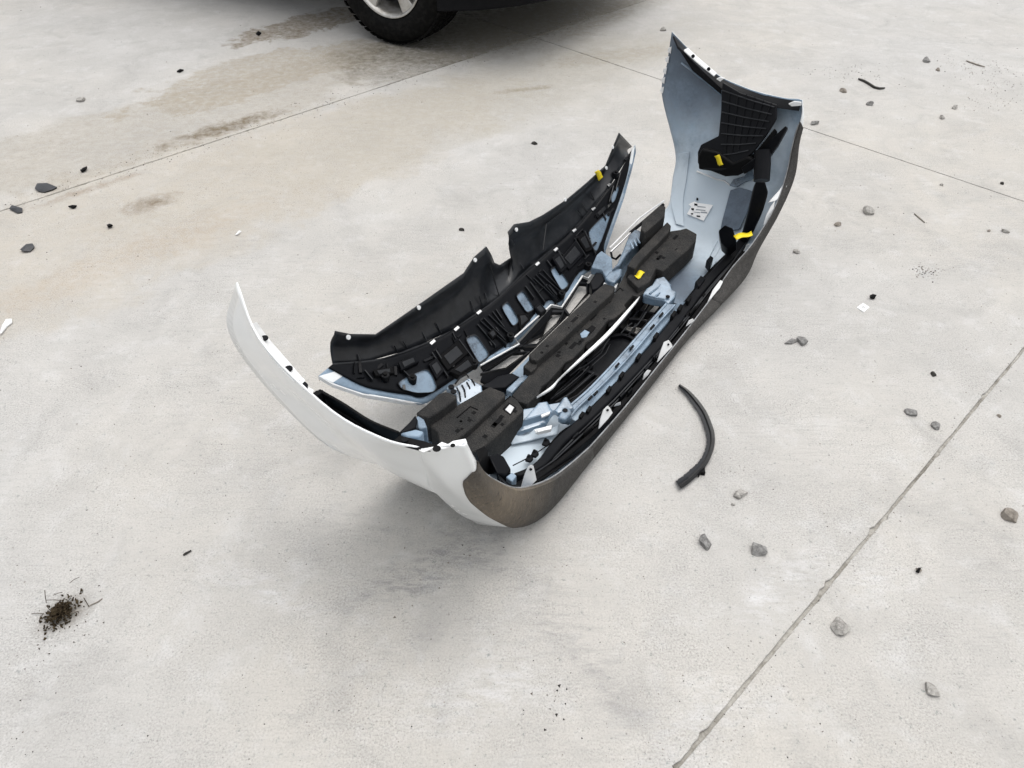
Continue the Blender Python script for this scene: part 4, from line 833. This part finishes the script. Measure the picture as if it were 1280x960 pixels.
# ------------------------------------------------------------------ parked vehicle whose front wheel shows at the top of the yard
m = mat('tyre rubber', (0.012, 0.012, 0.012), 0.7, spec=0.1); v = wpos(m)
Lk(m, mix(m, ramp(m, noise(m, v, 40, 5, .7), [(.45, 0.), (.75, .7)]), (0.004, 0.004, 0.004), (0.022, 0.021, 0.020)), bs(m).inputs['Base Color']); Lk(m, bump(m, noise(m, v, 300, 2), .2, .001), bs(m).inputs['Normal']); M['tyre'] = m
m = mat('cast alloy', (0.50, 0.49, 0.47), 0.38, 0.85); v = wpos(m)
Lk(m, mix(m, ramp(m, noise(m, v, 25, 5, .7), [(.42, 0.), (.8, .8)]), (0.52, 0.51, 0.49), (0.22, 0.19, 0.15)), bs(m).inputs['Base Color']); M['alloy'] = m
M['paint'] = dusty('dark blue black car paint', (0.010, 0.014, 0.020), (0.16, 0.15, 0.135), 0.4, 0.25, 6, 0.5, 0); bs(M['paint']).inputs['Coat Weight'].default_value = .5
M['glass'] = mat('dark glass', (0.01, 0.012, 0.014), 0.06)
M['shard_grey'] = dusty('scuffed grey plastic', (0.05, 0.058, 0.068), (0.30, 0.31, 0.33), 0.8, 0.5, 45, 0.4, 0.4)
PHI = R(57); ca = Vector((math.cos(PHI), math.sin(PHI), 0)); ce = Vector((ca.y, -ca.x, 0))     # ca: across the car, ce: towards its front
WR, WWID = 0.385, 0.255
w1 = G(488, 57); cx = w1 + ca * (WWID / 2) + ca * .80
car = empty('parked_car', Vector((cx.x, cx.y, 0)), math.atan2(ce.y, ce.x)); tag(car, 'dark blue parked car with silver spoked wheel and knobbly tyre', 'car')
# car frame: x forward, y to its left (= -ca .. +), z up; the wheel in view is at y = +-0.8
YS = 1 if (Matrix.Rotation(math.atan2(ce.y, ce.x), 3, 'Z') @ Vector((0, 1, 0))).dot(ca) < 0 else -1
def lathe(bm, prof, n, y0, sgn, x0=0, z0=0):
    rings = []
    for (r, y) in prof:
        rings.append([bm.verts.new((x0 + r * math.cos(k * 2 * math.pi / n), y0 + y * sgn, z0 + r * math.sin(k * 2 * math.pi / n))) for k in range(n)])
    for a, b in zip(rings, rings[1:]):
        for k in range(n): bm.faces.new((a[k], a[(k + 1) % n], b[(k + 1) % n], b[k]))
def wheel_meshes(sgn):
    h = WWID / 2; out = []
    bm = bmesh.new(); lathe(bm, [(.235, h - .015), (.25, h - .002), (.28, h + .006), (.32, h + .004), (.352, h - .006), (.368, h - .022), (.374, h - .05), (.376, 0), (.374, -h + .05), (.366, -h + .02), (.32, -h - .004), (.25, -h + .01), (.235, -h + .03)], 72, 0, sgn)
    for a in range(52):                                           # tread blocks
        for row in range(5):
            y = (-.098 + row * .049); th = (a + (.5 if row % 2 else 0)) * 2 * math.pi / 52; dth = .042; sk = .012 * (1 if row % 2 else -1)
            r0 = .370 if abs(y) > .09 else .374; r1 = WR - (.006 if abs(y) > .09 else 0); q = []
            for (rr, k) in ((r1, .86), (r0, 1.0)):
                for (ys, ts) in ((-1, -1), (1, -1), (1, 1), (-1, 1)):
                    t_ = th + ts * dth * k + sk * ys * 2; q.append(bm.verts.new((rr * math.cos(t_), (y + ys * .019 * k) * sgn, rr * math.sin(t_))))
            bm.faces.new(q[:4])
            for i in range(4): bm.faces.new((q[i], q[i + 4], q[(i + 1) % 4 + 4], q[(i + 1) % 4]))
    bmesh.ops.recalc_face_normals(bm, faces=bm.faces[:]); me = bpy.data.meshes.new('tyre'); bm.to_mesh(me); bm.free(); out.append(me)
    bm = bmesh.new(); lathe(bm, [(.238, h - .004), (.232, h - .002), (.222, h - .014), (.212, h - .03), (.205, h - .09), (.20, -h + .04)], 64, 0, sgn)
    for k in range(5):                                            # spokes
        th = k * 2 * math.pi / 5 + 1.55; c_, s_ = math.cos(th), math.sin(th); P_ = lambda r, w, y: Vector((c_ * r - s_ * w, y * sgn, s_ * r + c_ * w))
        tp = [P_(.05, -.026, h - .035), P_(.14, -.030, h - .022), P_(.225, -.046, h - .016), P_(.225, .046, h - .016), P_(.14, .030, h - .022), P_(.05, .026, h - .035)]
        add_prism(bm, tp, Vector((0, -.04 * sgn, 0)))
    lathe(bm, [(.001, h - .022), (.034, h - .024), (.04, h - .034), (.062, h - .036), (.066, h - .075)], 32, 0, sgn)
    bmesh.ops.recalc_face_normals(bm, faces=bm.faces[:]); me = bpy.data.meshes.new('rim'); bm.to_mesh(me); bm.free(); out.append(me)
    bm = bmesh.new(); lathe(bm, [(.001, -.02), (.16, -.02), (.165, -.045), (.001, -.045)], 48, 0, sgn); bmesh.ops.recalc_face_normals(bm, faces=bm.faces[:]); me = bpy.data.meshes.new('brake_disc'); bm.to_mesh(me); bm.free(); out.append(me)
    return out
for i, (xx, yy) in enumerate([(0, YS * .80), (0, -YS * .80), (-2.75, YS * .80), (-2.75, -YS * .80)]):
    sg = 1 if yy > 0 else -1; mt, mr_, md = wheel_meshes(sg)
    o = link('tyre', mt, 'tyre', car, sharp=30); o.name = 'wheel'; o.location = (xx, yy, WR + .001)
    if xx == 0: o.rotation_euler.z = R(3)
    b = link('rim', mr_, 'alloy', o, sharp=30, bevel=.006); link('brake_disc', md, 'metal', o)
# body: lofted from cross sections along the car
def ring(x, w, zb, zt, tuck, crown):
    hw = w / 2
    pts = [(-hw + tuck, zb), (-hw + .03, zb + .08), (-hw, zb + (zt - zb) * .45), (-hw + .02, zt - .12), (-hw + .10, zt - .02), (-hw + .35, zt + crown * .7), (0, zt + crown)]
    pts += [(-a, b) for a, b in pts[-2::-1]]
    return [Vector((x, a, b)) for a, b in pts]
secs = [ring(.93, 1.20, .42, .80, .10, .0), ring(.88, 1.56, .36, .90, .10, .02), ring(.72, 1.80, .34, .98, .10, .03), ring(.50, 1.90, .36, 1.02, .08, .04), ring(.10, 1.92, .40, 1.06, .08, .05), ring(-.6, 1.92, .34, 1.10, .08, .05), ring(-1.6, 1.92, .34, 1.12, .08, .05), ring(-2.75, 1.92, .40, 1.12, .08, .05), ring(-3.3, 1.90, .40, 1.12, .1, .03), ring(-3.62, 1.80, .46, 1.08, .1, .0)]
bm = bmesh.new(); rv = [[bm.verts.new(p) for p in r] for r in secs]
for a, b in zip(rv, rv[1:]):
    for k in range(len(a) - 1): bm.faces.new((a[k], a[k + 1], b[k + 1], b[k]))
    bm.faces.new((a[-1], a[0], b[0], b[-1]))
bm.faces.new(rv[0]); bm.faces.new(rv[-1][::-1])
body = from_bm('body', bm, 'paint', car, bevel=.02)
cutters = []
for (xx, yy) in [(0, .80), (0, -.80), (-2.75, .80), (-2.75, -.80)]:
    bm = bmesh.new(); sg = 1 if yy > 0 else -1; rr_ = .455
    A_ = [bm.verts.new((xx + rr_ * math.cos(k * math.pi / 16), .58 * sg, WR + rr_ * math.sin(k * math.pi / 16))) for k in range(32)]
    B_ = [bm.verts.new((xx + rr_ * math.cos(k * math.pi / 16), 1.05 * sg, WR + rr_ * math.sin(k * math.pi / 16))) for k in range(32)]
    for k in range(32): bm.faces.new((A_[k], A_[(k + 1) % 32], B_[(k + 1) % 32], B_[k]))
    bm.faces.new(A_[::-1]); bm.faces.new(B_); bmesh.ops.recalc_face_normals(bm, faces=bm.faces[:])
    me = bpy.data.meshes.new('cut'); bm.to_mesh(me); bm.free(); c_ = bpy.data.objects.new('cut', me); C.objects.link(c_); c_.parent = car; cutters.append(c_)
bpy.context.view_layer.update()
for c_ in cutters:
    bo = body.modifiers.new('arch', 'BOOLEAN'); bo.object = c_; bo.operation = 'DIFFERENCE'; bo.solver = 'EXACT'
bpy.context.view_layer.update()
dg = bpy.context.evaluated_depsgraph_get(); me = bpy.data.meshes.new_from_object(body.evaluated_get(dg)); body.modifiers.clear(); body.data = me
for p in me.polygons: p.use_smooth = True
me.set_sharp_from_angle(angle=R(30))
for c_ in cutters: bpy.data.objects.remove(c_)
# cabin, glass, lamps, sills, air dam and the axle underneath
cab = [(-.55, .80, 1.10), (-1.25, .66, 1.66), (-2.9, .66, 1.70), (-3.45, .78, 1.12)]
bm = bmesh.new(); L_ = [bm.verts.new((x, y, z)) for x, y, z in cab]; R_ = [bm.verts.new((x, -y, z)) for x, y, z in cab]
bm.faces.new(L_); bm.faces.new(R_[::-1])
for k in range(4): bm.faces.new((L_[k], R_[k], R_[(k + 1) % 4], L_[(k + 1) % 4]))
cabin = from_bm('cabin', bm, 'paint', car, bevel=.05, seg=3)
for sg in (1, -1):
    prism('side_window', [Vector((-.85, .752 * sg, 1.2)), Vector((-1.32, .672 * sg, 1.6)), Vector((-2.0, .675 * sg, 1.62)), Vector((-2.0, .765 * sg, 1.2))], Vector((0, .006 * sg, 0)), 'glass', cabin, bevel=.003)
    prism('headlight', [Vector((.90, sg * .50, .74)), Vector((.90, sg * .52, .86)), Vector((.74, sg * .86, .86)), Vector((.78, sg * .86, .74))], Vector((.03, .02 * sg, 0)), 'glass', car, bevel=.008)
prism('windscreen', [Vector((-.60, -.68, 1.15)), Vector((-.60, .68, 1.15)), Vector((-1.18, .58, 1.6)), Vector((-1.18, -.58, 1.6))], Vector((.03, 0, .02)), 'glass', cabin, bevel=.005)
pl = [(.50, .86), (.57, .79), (.70, .63), (.80, .42), (.85, .2), (.865, 0)]; pl = pl + [(x, -y) for x, y in pl[-2::-1]]
bm = bmesh.new(); oo = [[bm.verts.new((x + dx, y * (1 - dx), z)) for x, y in pl] for dx, z in ((0, .40), (.01, .32), (-.01, .245), (-.12, .245), (-.12, .40))]
for a_, b_ in zip(oo, oo[1:] + oo[:1]):
    for k in range(len(pl) - 1): bm.faces.new((a_[k], a_[k + 1], b_[k + 1], b_[k]))
bm.faces.new([r_[0] for r_ in oo]); bm.faces.new([r_[-1] for r_ in oo][::-1]); from_bm('lower_bumper', bm, 'black', car, bevel=.008)
prism('underbody', [Vector((.5, -.55, .37)), Vector((.5, .55, .37)), Vector((-3.2, .55, .37)), Vector((-3.2, -.55, .37))], .10, 'black_matt', car, bevel=.02)
tube('axle', [(0, -.68, WR), (0, .68, WR)], .045, 'black_matt', car)

# ------------------------------------------------------------------ loose bits on the concrete
def stone_mat(name, a, b, sc):
    m = mat(name, a, .9, spec=.2); v = opos(m); f = noise(m, v, sc, 5, .7)
    Lk(m, ramp(m, f, [(.3, b), (.6, a)]), bs(m).inputs['Base Color']); Lk(m, bump(m, noise(m, v, sc * 2, 5, .75), .8, .003), bs(m).inputs['Normal']); return m
M['st_grey'] = stone_mat('grey crushed stone', (.29, .285, .275), (.09, .088, .085), 90)
M['st_light'] = stone_mat('pale stone', (.44, .425, .395), (.17, .16, .15), 90)
M['st_brown'] = stone_mat('brownish stone', (.30, .27, .235), (.13, .115, .095), 90)
M['st_dark'] = stone_mat('dark chip', (.06, .056, .052), (.025, .024, .022), 90)
def px_size(u, v, px):
    p = G(u, v); return px * (p - EYE).dot(FW) / F_PX
def stone(u, v, wpx, mt, label, seed, flat=.7, ang=None, cat='stone', name='stone', asp=.75):
    r = random.Random(seed); p = G(u, v); w = px_size(u, v, wpx) / 2 * 1.22
    bm = bmesh.new(); bmesh.ops.create_icosphere(bm, subdivisions=3, radius=1)
    cuts = [(Vector((r.gauss(0, 1), r.gauss(0, 1), r.gauss(0, 1))).normalized(), r.uniform(.50, .85)) for _ in range(16)]
    ph = [(Vector((r.gauss(0, 1), r.gauss(0, 1), r.gauss(0, 1))) * 1.7, r.uniform(0, 6)) for _ in range(5)]
    for x in bm.verts:
        c_ = x.co.copy()
        for n_, d in cuts:
            k = c_.dot(n_)
            if k > d: c_ -= n_ * (k - d) * .96
        c_ *= 1 + .035 * sum(math.sin(f.dot(c_) * 2 + o_) for f, o_ in ph)
        x.co = Vector((c_.x, c_.y * asp, max(c_.z * flat, -.32 * flat) + .30 * flat)) * w
    o = from_bm(name, bm, mt, None, sharp=24); o.location = (p.x, p.y, 0); o.rotation_euler.z = r.uniform(0, 6) if ang is None else ang
    return tag(o, label, cat, 'stones scattered on the concrete')
ST = [(102, 126, 12, 'st_light', 'smooth cream pebble alone on the slab beyond the brown silt'),
 (1085, 266, 17, 'st_light', 'rounded white stone, largest light one beside the far end of the bumper'),
 (1048, 281, 10, 'st_brown', 'small brown stone next to the rounded white stone'),
 (995, 315, 10, 'st_light', 'small pale pebble beside the valance at the far end of the bumper'),
 (1003, 427, 17, 'st_grey', 'grey broken chip with a splinter beside it, short of the white square tag'),
 (1139, 517, 15, 'st_grey', 'small grey stone, one of two before the wide joint, nearer the bumper'),
 (1170, 534, 14, 'st_grey', 'small flat grey stone, one of two before the wide joint, nearer the joint'),
 (925, 619, 17, 'st_light', 'pale angular stone closest to the curved black strip'),
 (880, 678, 20, 'st_grey', 'mottled grey stone beside the larger angular stone before the wide joint'),
 (947, 688, 25, 'st_grey', 'larger angular grey stone between the bumper and the wide joint'),
 (1049, 784, 26, 'st_light', 'largest light grey stone just across the wide joint'),
 (1164, 864, 19, 'st_light', 'pale wedge shaped stone beyond the largest light grey stone, away from the joint'),
 (1260, 646, 23, 'st_brown', 'flat oval grey brown stone on the slab across the wide joint'),
 (1148, 713, 8, 'st_brown', 'tiny rusty brown stone between the oval stone and the wide joint'),
 (1158, 77, 12, 'st_grey', 'grey stone with a dark base on the slab past the thin joint, near a twig'),
 (1172, 88, 7, 'st_brown', 'tiny brown stone beside the grey stone with a dark base'),
 (1054, 115, 10, 'st_brown', 'tan stone beside the wavy black twig'),
 (1087, 131, 11, 'st_grey', 'small grey stone below the wavy black twig'),
 (1018, 155, 11, 'st_grey', 'round grey stone at the start of the thin joint by the bumper corner'),
 (1193, 135, 9, 'st_light', 'flat pale stone, farther of two beyond the thin joint'),
 (1177, 148, 8, 'st_light', 'pale stone, nearer of two beyond the thin joint'),
 (829, 38, 9, 'st_light', 'cream stone behind the raised white tip of the bumper'),
 (1256, 290, 10, 'st_light', 'little white stone with a dark base short of the thin joint'),
 (668, 180, 7, 'st_dark', 'small dark chip on the bare slab behind the black shield'),
 (578, 288, 7, 'st_dark', 'dark speck of stone behind the near half of the black shield'),
 (1166, 468, 9, 'st_dark', 'flat dark chip before the wide joint beyond the white tag'),
 (1248, 520, 6, 'st_brown', 'tiny stone just across the wide joint near the two grey stones'),
 (916, 631, 5, 'st_light', 'tiny white stone beside the pale angular stone'),
 (1177, 232, 5, 'st_light', 'tiny white chip on the open slab near the thin joint'),
 (1252, 230, 6, 'st_dark', 'tiny black chip short of the thin joint'),
 (1236, 289, 5, 'st_brown', 'tiny brown chip next to the little white stone')]
for i, (u, v, w, mt, lb_) in enumerate(ST): stone(u, v, w, mt, lb_, 40 + i * 7, .62 if w > 9 else .7)
# broken black plastic shards
M['shard'] = dusty('broken dark plastic', (0.009, 0.010, 0.012), (0.09, 0.09, 0.10), 0.35, 0.3, 60, 0.5, 0.3)
def shard(pix, h, label, mt='shard', z=.002, curl=.006):
    P_ = [G(u, v, z) for u, v in pix]; c_ = sum(P_, Vector()) / len(P_); r = random.Random(pix[0][0])
    top_ = [p - c_ + Vector((0, 0, h + curl * r.uniform(-.2, 1))) for p in P_]
    bm = bmesh.new(); dn = [Vector((0, 0, -t_.z + max(0, t_.z - h))) for t_ in top_]
    a = [bm.verts.new(p) for p in top_]; b = [bm.verts.new((p.x * .92, p.y * .92, max(0.0, p.z - h))) for p in top_]; m0 = bm.verts.new((0, 0, h + curl * 1.3)); m1 = bm.verts.new((0, 0, 0)); n = len(a)
    for i in range(n):
        j = (i + 1) % n; bm.faces.new((a[i], a[j], m0)); bm.faces.new((b[j], b[i], m1)); bm.faces.new((a[i], b[i], b[j], a[j]))
    o = from_bm('plastic_shard', bm, mt, None, sharp=20); o.location = (c_.x, c_.y, 0)
    return tag(o, label, 'plastic shard', 'broken bits scattered on the concrete')
shard([(44, 237), (47, 231), (60, 231), (72, 235), (66, 238), (56, 241), (48, 240)], .006, 'largest black plastic shard lying near the narrow joint')
shard([(12, 262), (16, 258), (29, 262), (28, 266), (22, 267)], .005, 'black plastic shard with a pale rim beside the largest shard')
shard([(26, 314), (33, 306), (41, 305), (44, 310), (38, 315), (30, 316)], .005, 'grey black shard, farthest of the three from the narrow joint')
shard([(101, 215), (105, 211), (110, 211), (108, 214), (103, 216)], .008, 'small curled black shard past the largest shard on the silt', 'black_matt')
shard([(86, 260), (92, 258), (97, 259), (92, 261)], .006, 'thin black sliver near the brown blotch', 'black_matt')
shard([(134, 283), (138, 281), (142, 284), (136, 286)], .007, 'small dark crumb below the brown blotch', 'black_matt')
shard([(221, 90), (226, 87), (230, 88), (225, 91)], .006, 'black sliver on the edge of the silt patch', 'black_matt')
shard([(320, 43), (323, 40), (327, 42), (323, 45)], .006, 'black crumb farthest along the pale slab before the parked car', 'black_matt')
shard([(1086, 372), (1090, 370), (1095, 371), (1093, 374), (1088, 374)], .006, 'small black chip beside the white square tag', 'black_matt')
shard([(1144, 715), (1147, 711), (1150, 712), (1148, 717)], .005, 'dark crumb leaning on the tiny rusty stone', 'black_matt')
shard([(980, 430), (989, 425), (998, 426), (990, 430)], .004, 'grey splinter beside the grey broken chip', 'st_grey')
shard([(294, 294), (299, 289), (302, 289), (298, 294)], .003, 'white plastic sliver on the open slab', 'white_edge')
shard([(0, 420), (4, 408), (8, 400), (15, 399), (16, 404), (9, 409), (3, 418)], .004, 'white broken plastic piece far from everything on the bare slab', 'white_edge')
# square white tag
t_ = [G(u, v, .003) for u, v in [(1071, 384), (1079, 378.5), (1087, 384), (1080, 390)]]; c_ = sum(t_, Vector()) / 4
bm = bmesh.new(); add_prism(bm, [p - c_ + Vector((0, 0, .003)) for p in t_], Vector((0, 0, -.003))); o = from_bm('square_tag', bm, 'white_edge'); o.location = (c_.x, c_.y, .0); tag(o, 'small square white tag with grey print lying flat on the concrete', 'tag')
for k in (-1, 1):
    d = (t_[1] - t_[0]) * .5; e = (t_[2] - t_[1]) * .5; q = d * .16 * k
    prism('printed_mark', [q - d * .05 - e * .45 + Vector((0, 0, .0035)), q + d * .05 - e * .45 + Vector((0, 0, .0035)), q + d * .05 + e * .45 + Vector((0, 0, .0035)), q - d * .05 + e * .45 + Vector((0, 0, .0035))], .0004, 'st_grey', o, bevel=0)
# curved black trim strip
mid = [(849, 481), (859, 490), (869, 502), (878, 515), (884, 529), (888, 543), (888, 556), (884, 569), (877, 581), (868, 590), (858, 599), (848, 606)]
wd = [1.5, 3.2, 4.4, 4.8, 5.2, 5.4, 5.2, 5.2, 5.6, 6.0, 6.2, 6.2]
c_ = G(885, 545); n = 60
cv = [p.to_2d() for p in curve([Vector((a, b, 0)) for a, b in mid], n)]; wv = curve([Vector((x, 0, 0)) for x in wd], n)
bm = bmesh.new(); prev = None
for i in range(n):
    a, b = cv[max(0, i - 1)], cv[min(n - 1, i + 1)]; d = (b - a).normalized(); nn = Vector((-d.y, d.x)); w = wv[i].x; row = []
    jag = (math.sin(i * 1.7) + math.sin(i * 3.1)) * .35
    for (o_, z) in ((-1, .0), (-.95, .010), (-.25, .020), (.15, .013), (.9, .011), (1, .0)):
        p = cv[i] + nn * (o_ * w + (jag if o_ > .5 else 0)); row.append(bm.verts.new(G(p.x, p.y, z) - c_))
    if prev:
        for k in range(5): bm.faces.new((prev[k], prev[k + 1], row[k + 1], row[k]))
        bm.faces.new((prev[5], prev[0], row[0], row[5]))
    else: bm.faces.new(row)
    prev = row
bm.faces.new(prev[::-1])
o = from_bm('trim_strip', bm, 'sheen', None, sharp=30); o.location = c_; tag(o, 'curved black plastic trim strip lying on the concrete beside the valance', 'trim strip')
prism('broken_tab', [G(u, v, .012) - c_ for u, v in [(873, 588), (880, 578), (882, 591), (876, 590), (874, 594)]], .012, 'black_matt', o, bevel=.001)
# twigs
def twig(pix, r, mt, label):
    c_ = G(*pix[0]); o = tube('twig', [G(u, v, r) - c_ for u, v in pix], [r * .7] + [r] * (len(pix) - 2) + [r * .6], mt, None, 7); o.location = c_; return tag(o, label, 'twig', 'twigs on the concrete')
twig([(1073, 98.5), (1080, 101), (1087, 105), (1093, 109), (1099, 110.5), (1106, 110)], .006, 'st_dark', 'wavy black twig beyond the far end of the bumper')
twig([(1208, 76), (1215, 78.5), (1222, 81), (1231, 83.5)], .004, 'st_brown', 'straight brown twig beside the scattered grit past the thin joint')
twig([(1143, 267), (1149, 272), (1156, 278)], .003, 'st_brown', 'short pale brown twig on the slab beside the bumper')
twig([(229, 694), (232, 692), (239, 688)], .003, 'st_dark', 'tiny dark stem on the slab between the dirt clump and the bumper')
twig([(112, 757), (123, 752), (128, 748)], .0016, 'st_brown', 'thin straw beside the dirt clump')
# dirt clump
m = mat('dry soil and moss', (.06, .05, .03), .95, spec=.1); v = wpos(m); Lk(m, ramp(m, noise(m, v, 130, 4, .7), [(.3, (.012, .009, .006)), (.5, (.045, .033, .020)), (.68, (.07, .055, .032)), (.85, (.14, .11, .07))]), bs(m).inputs['Base Color']); M['soil'] = m
r = random.Random(11); c_ = G(77, 768); bm = bmesh.new()
def crumb(bm, p, s, r):
    ax = [Vector((r.gauss(0, 1), r.gauss(0, 1), r.gauss(0, 1))).normalized() * s * r.uniform(.5, 1) for _ in range(6)]
    vs_ = [bm.verts.new(p + a) for a in ax]
    try: bmesh.ops.convex_hull(bm, input=vs_)
    except Exception: pass
for k in range(620):
    a = r.uniform(0, 6.28); q = abs(r.gauss(0, .48)); x, y = math.cos(a) * q * .030 + math.sin(a) * q * .006, math.sin(a) * q * .042
    s = r.uniform(.002, .006); h = max(0, .020 * (1 - q * q)) * r.random(); crumb(bm, Vector((x, y, s * .5 + h)), s, r)
for k in range(45):
    a = r.uniform(0, 6.28); q = r.uniform(.8, 2.0) ; s = r.uniform(.001, .003); crumb(bm, Vector((math.cos(a) * q * .045 + .01, math.sin(a) * q * .055 - .02, s * .5)), s, r)
for k in range(9):
    a = r.uniform(0, 6.28); q = r.uniform(.3, 1.5); p = Vector((math.cos(a) * q * .05, math.sin(a) * q * .06, r.uniform(.002, .02))); d = Vector((r.gauss(0, 1), r.gauss(0, 1), r.gauss(0, .15))).normalized() * r.uniform(.012, .035)
    e = p + d; e.z = max(.001, e.z); add_tube(bm, [p, (p + e) / 2 + Vector((0, 0, .002)), e], .0008, 4)
o = from_bm('dirt_clump', bm, 'soil', None, sharp=20); o.location = c_; tag(o, 'clump of dry dirt and moss with scattered stems on the bare slab', 'dirt clump', None, 'stuff')
# grit: uncountable crumbs, denser near the joints and under the bumper
r = random.Random(23); bm = bmesh.new()
def gr(x, y, s):
    vs_ = [bm.verts.new(Vector((x, y, 0)) + Vector((math.cos(k * 2.1 + s * 9e3), math.sin(k * 2.1 + s * 9e3), 0)) * s * r.uniform(.6, 1.2)) for k in range(3)]
    t2 = bm.verts.new((x + s * r.uniform(-.3, .3), y + s * r.uniform(-.3, .3), s * r.uniform(.5, 1.0)))
    mi = 0 if r.random() < .35 else (1 if r.random() < .6 else 2)
    for i in range(3):
        f = bm.faces.new((vs_[i], vs_[(i + 1) % 3], t2)); f.material_index = mi
for k in range(2600):
    u, v = r.uniform(-60, 1340), r.uniform(-20, 980); p = G(u, v); d = (p - EYE).length
    gr(p.x, p.y, r.choice([.0005, .0006, .0008, .001, .0012, .0018]) * (.6 + .35 * d))
for k in range(900):
    t3 = r.uniform(-3, 5); p = pA0.lerp(pA1, r.uniform(0, 1.2)) + nA * r.gauss(-.02, .06); gr(p.x, p.y, r.uniform(.001, .004))
for k in range(500):
    p = cross(a1 + r.gauss(0, .02), b0 + r.uniform(-4, 1)); gr(p.x, p.y, r.uniform(.0008, .0025))
for (u, v, n_, sp) in [(1225, 85, 130, .12), (1250, 105, 120, .15), (1065, 92, 90, .12), (1155, 340, 90, .03), (1240, 130, 60, .1), (690, 880, 22, .04), (560, 700, 26, .15)]:
    p = G(u, v)
    for k in range(n_): gr(p.x + r.gauss(0, sp), p.y + r.gauss(0, sp * .7), r.uniform(.001, .0045))
me = bpy.data.meshes.new('grit'); bm.to_mesh(me); bm.free(); o = link('grit', me, ['st_dark', 'st_brown', 'st_light']); tag(o, 'fine dark grit and crumbs strewn over the concrete', 'grit', None, 'stuff')
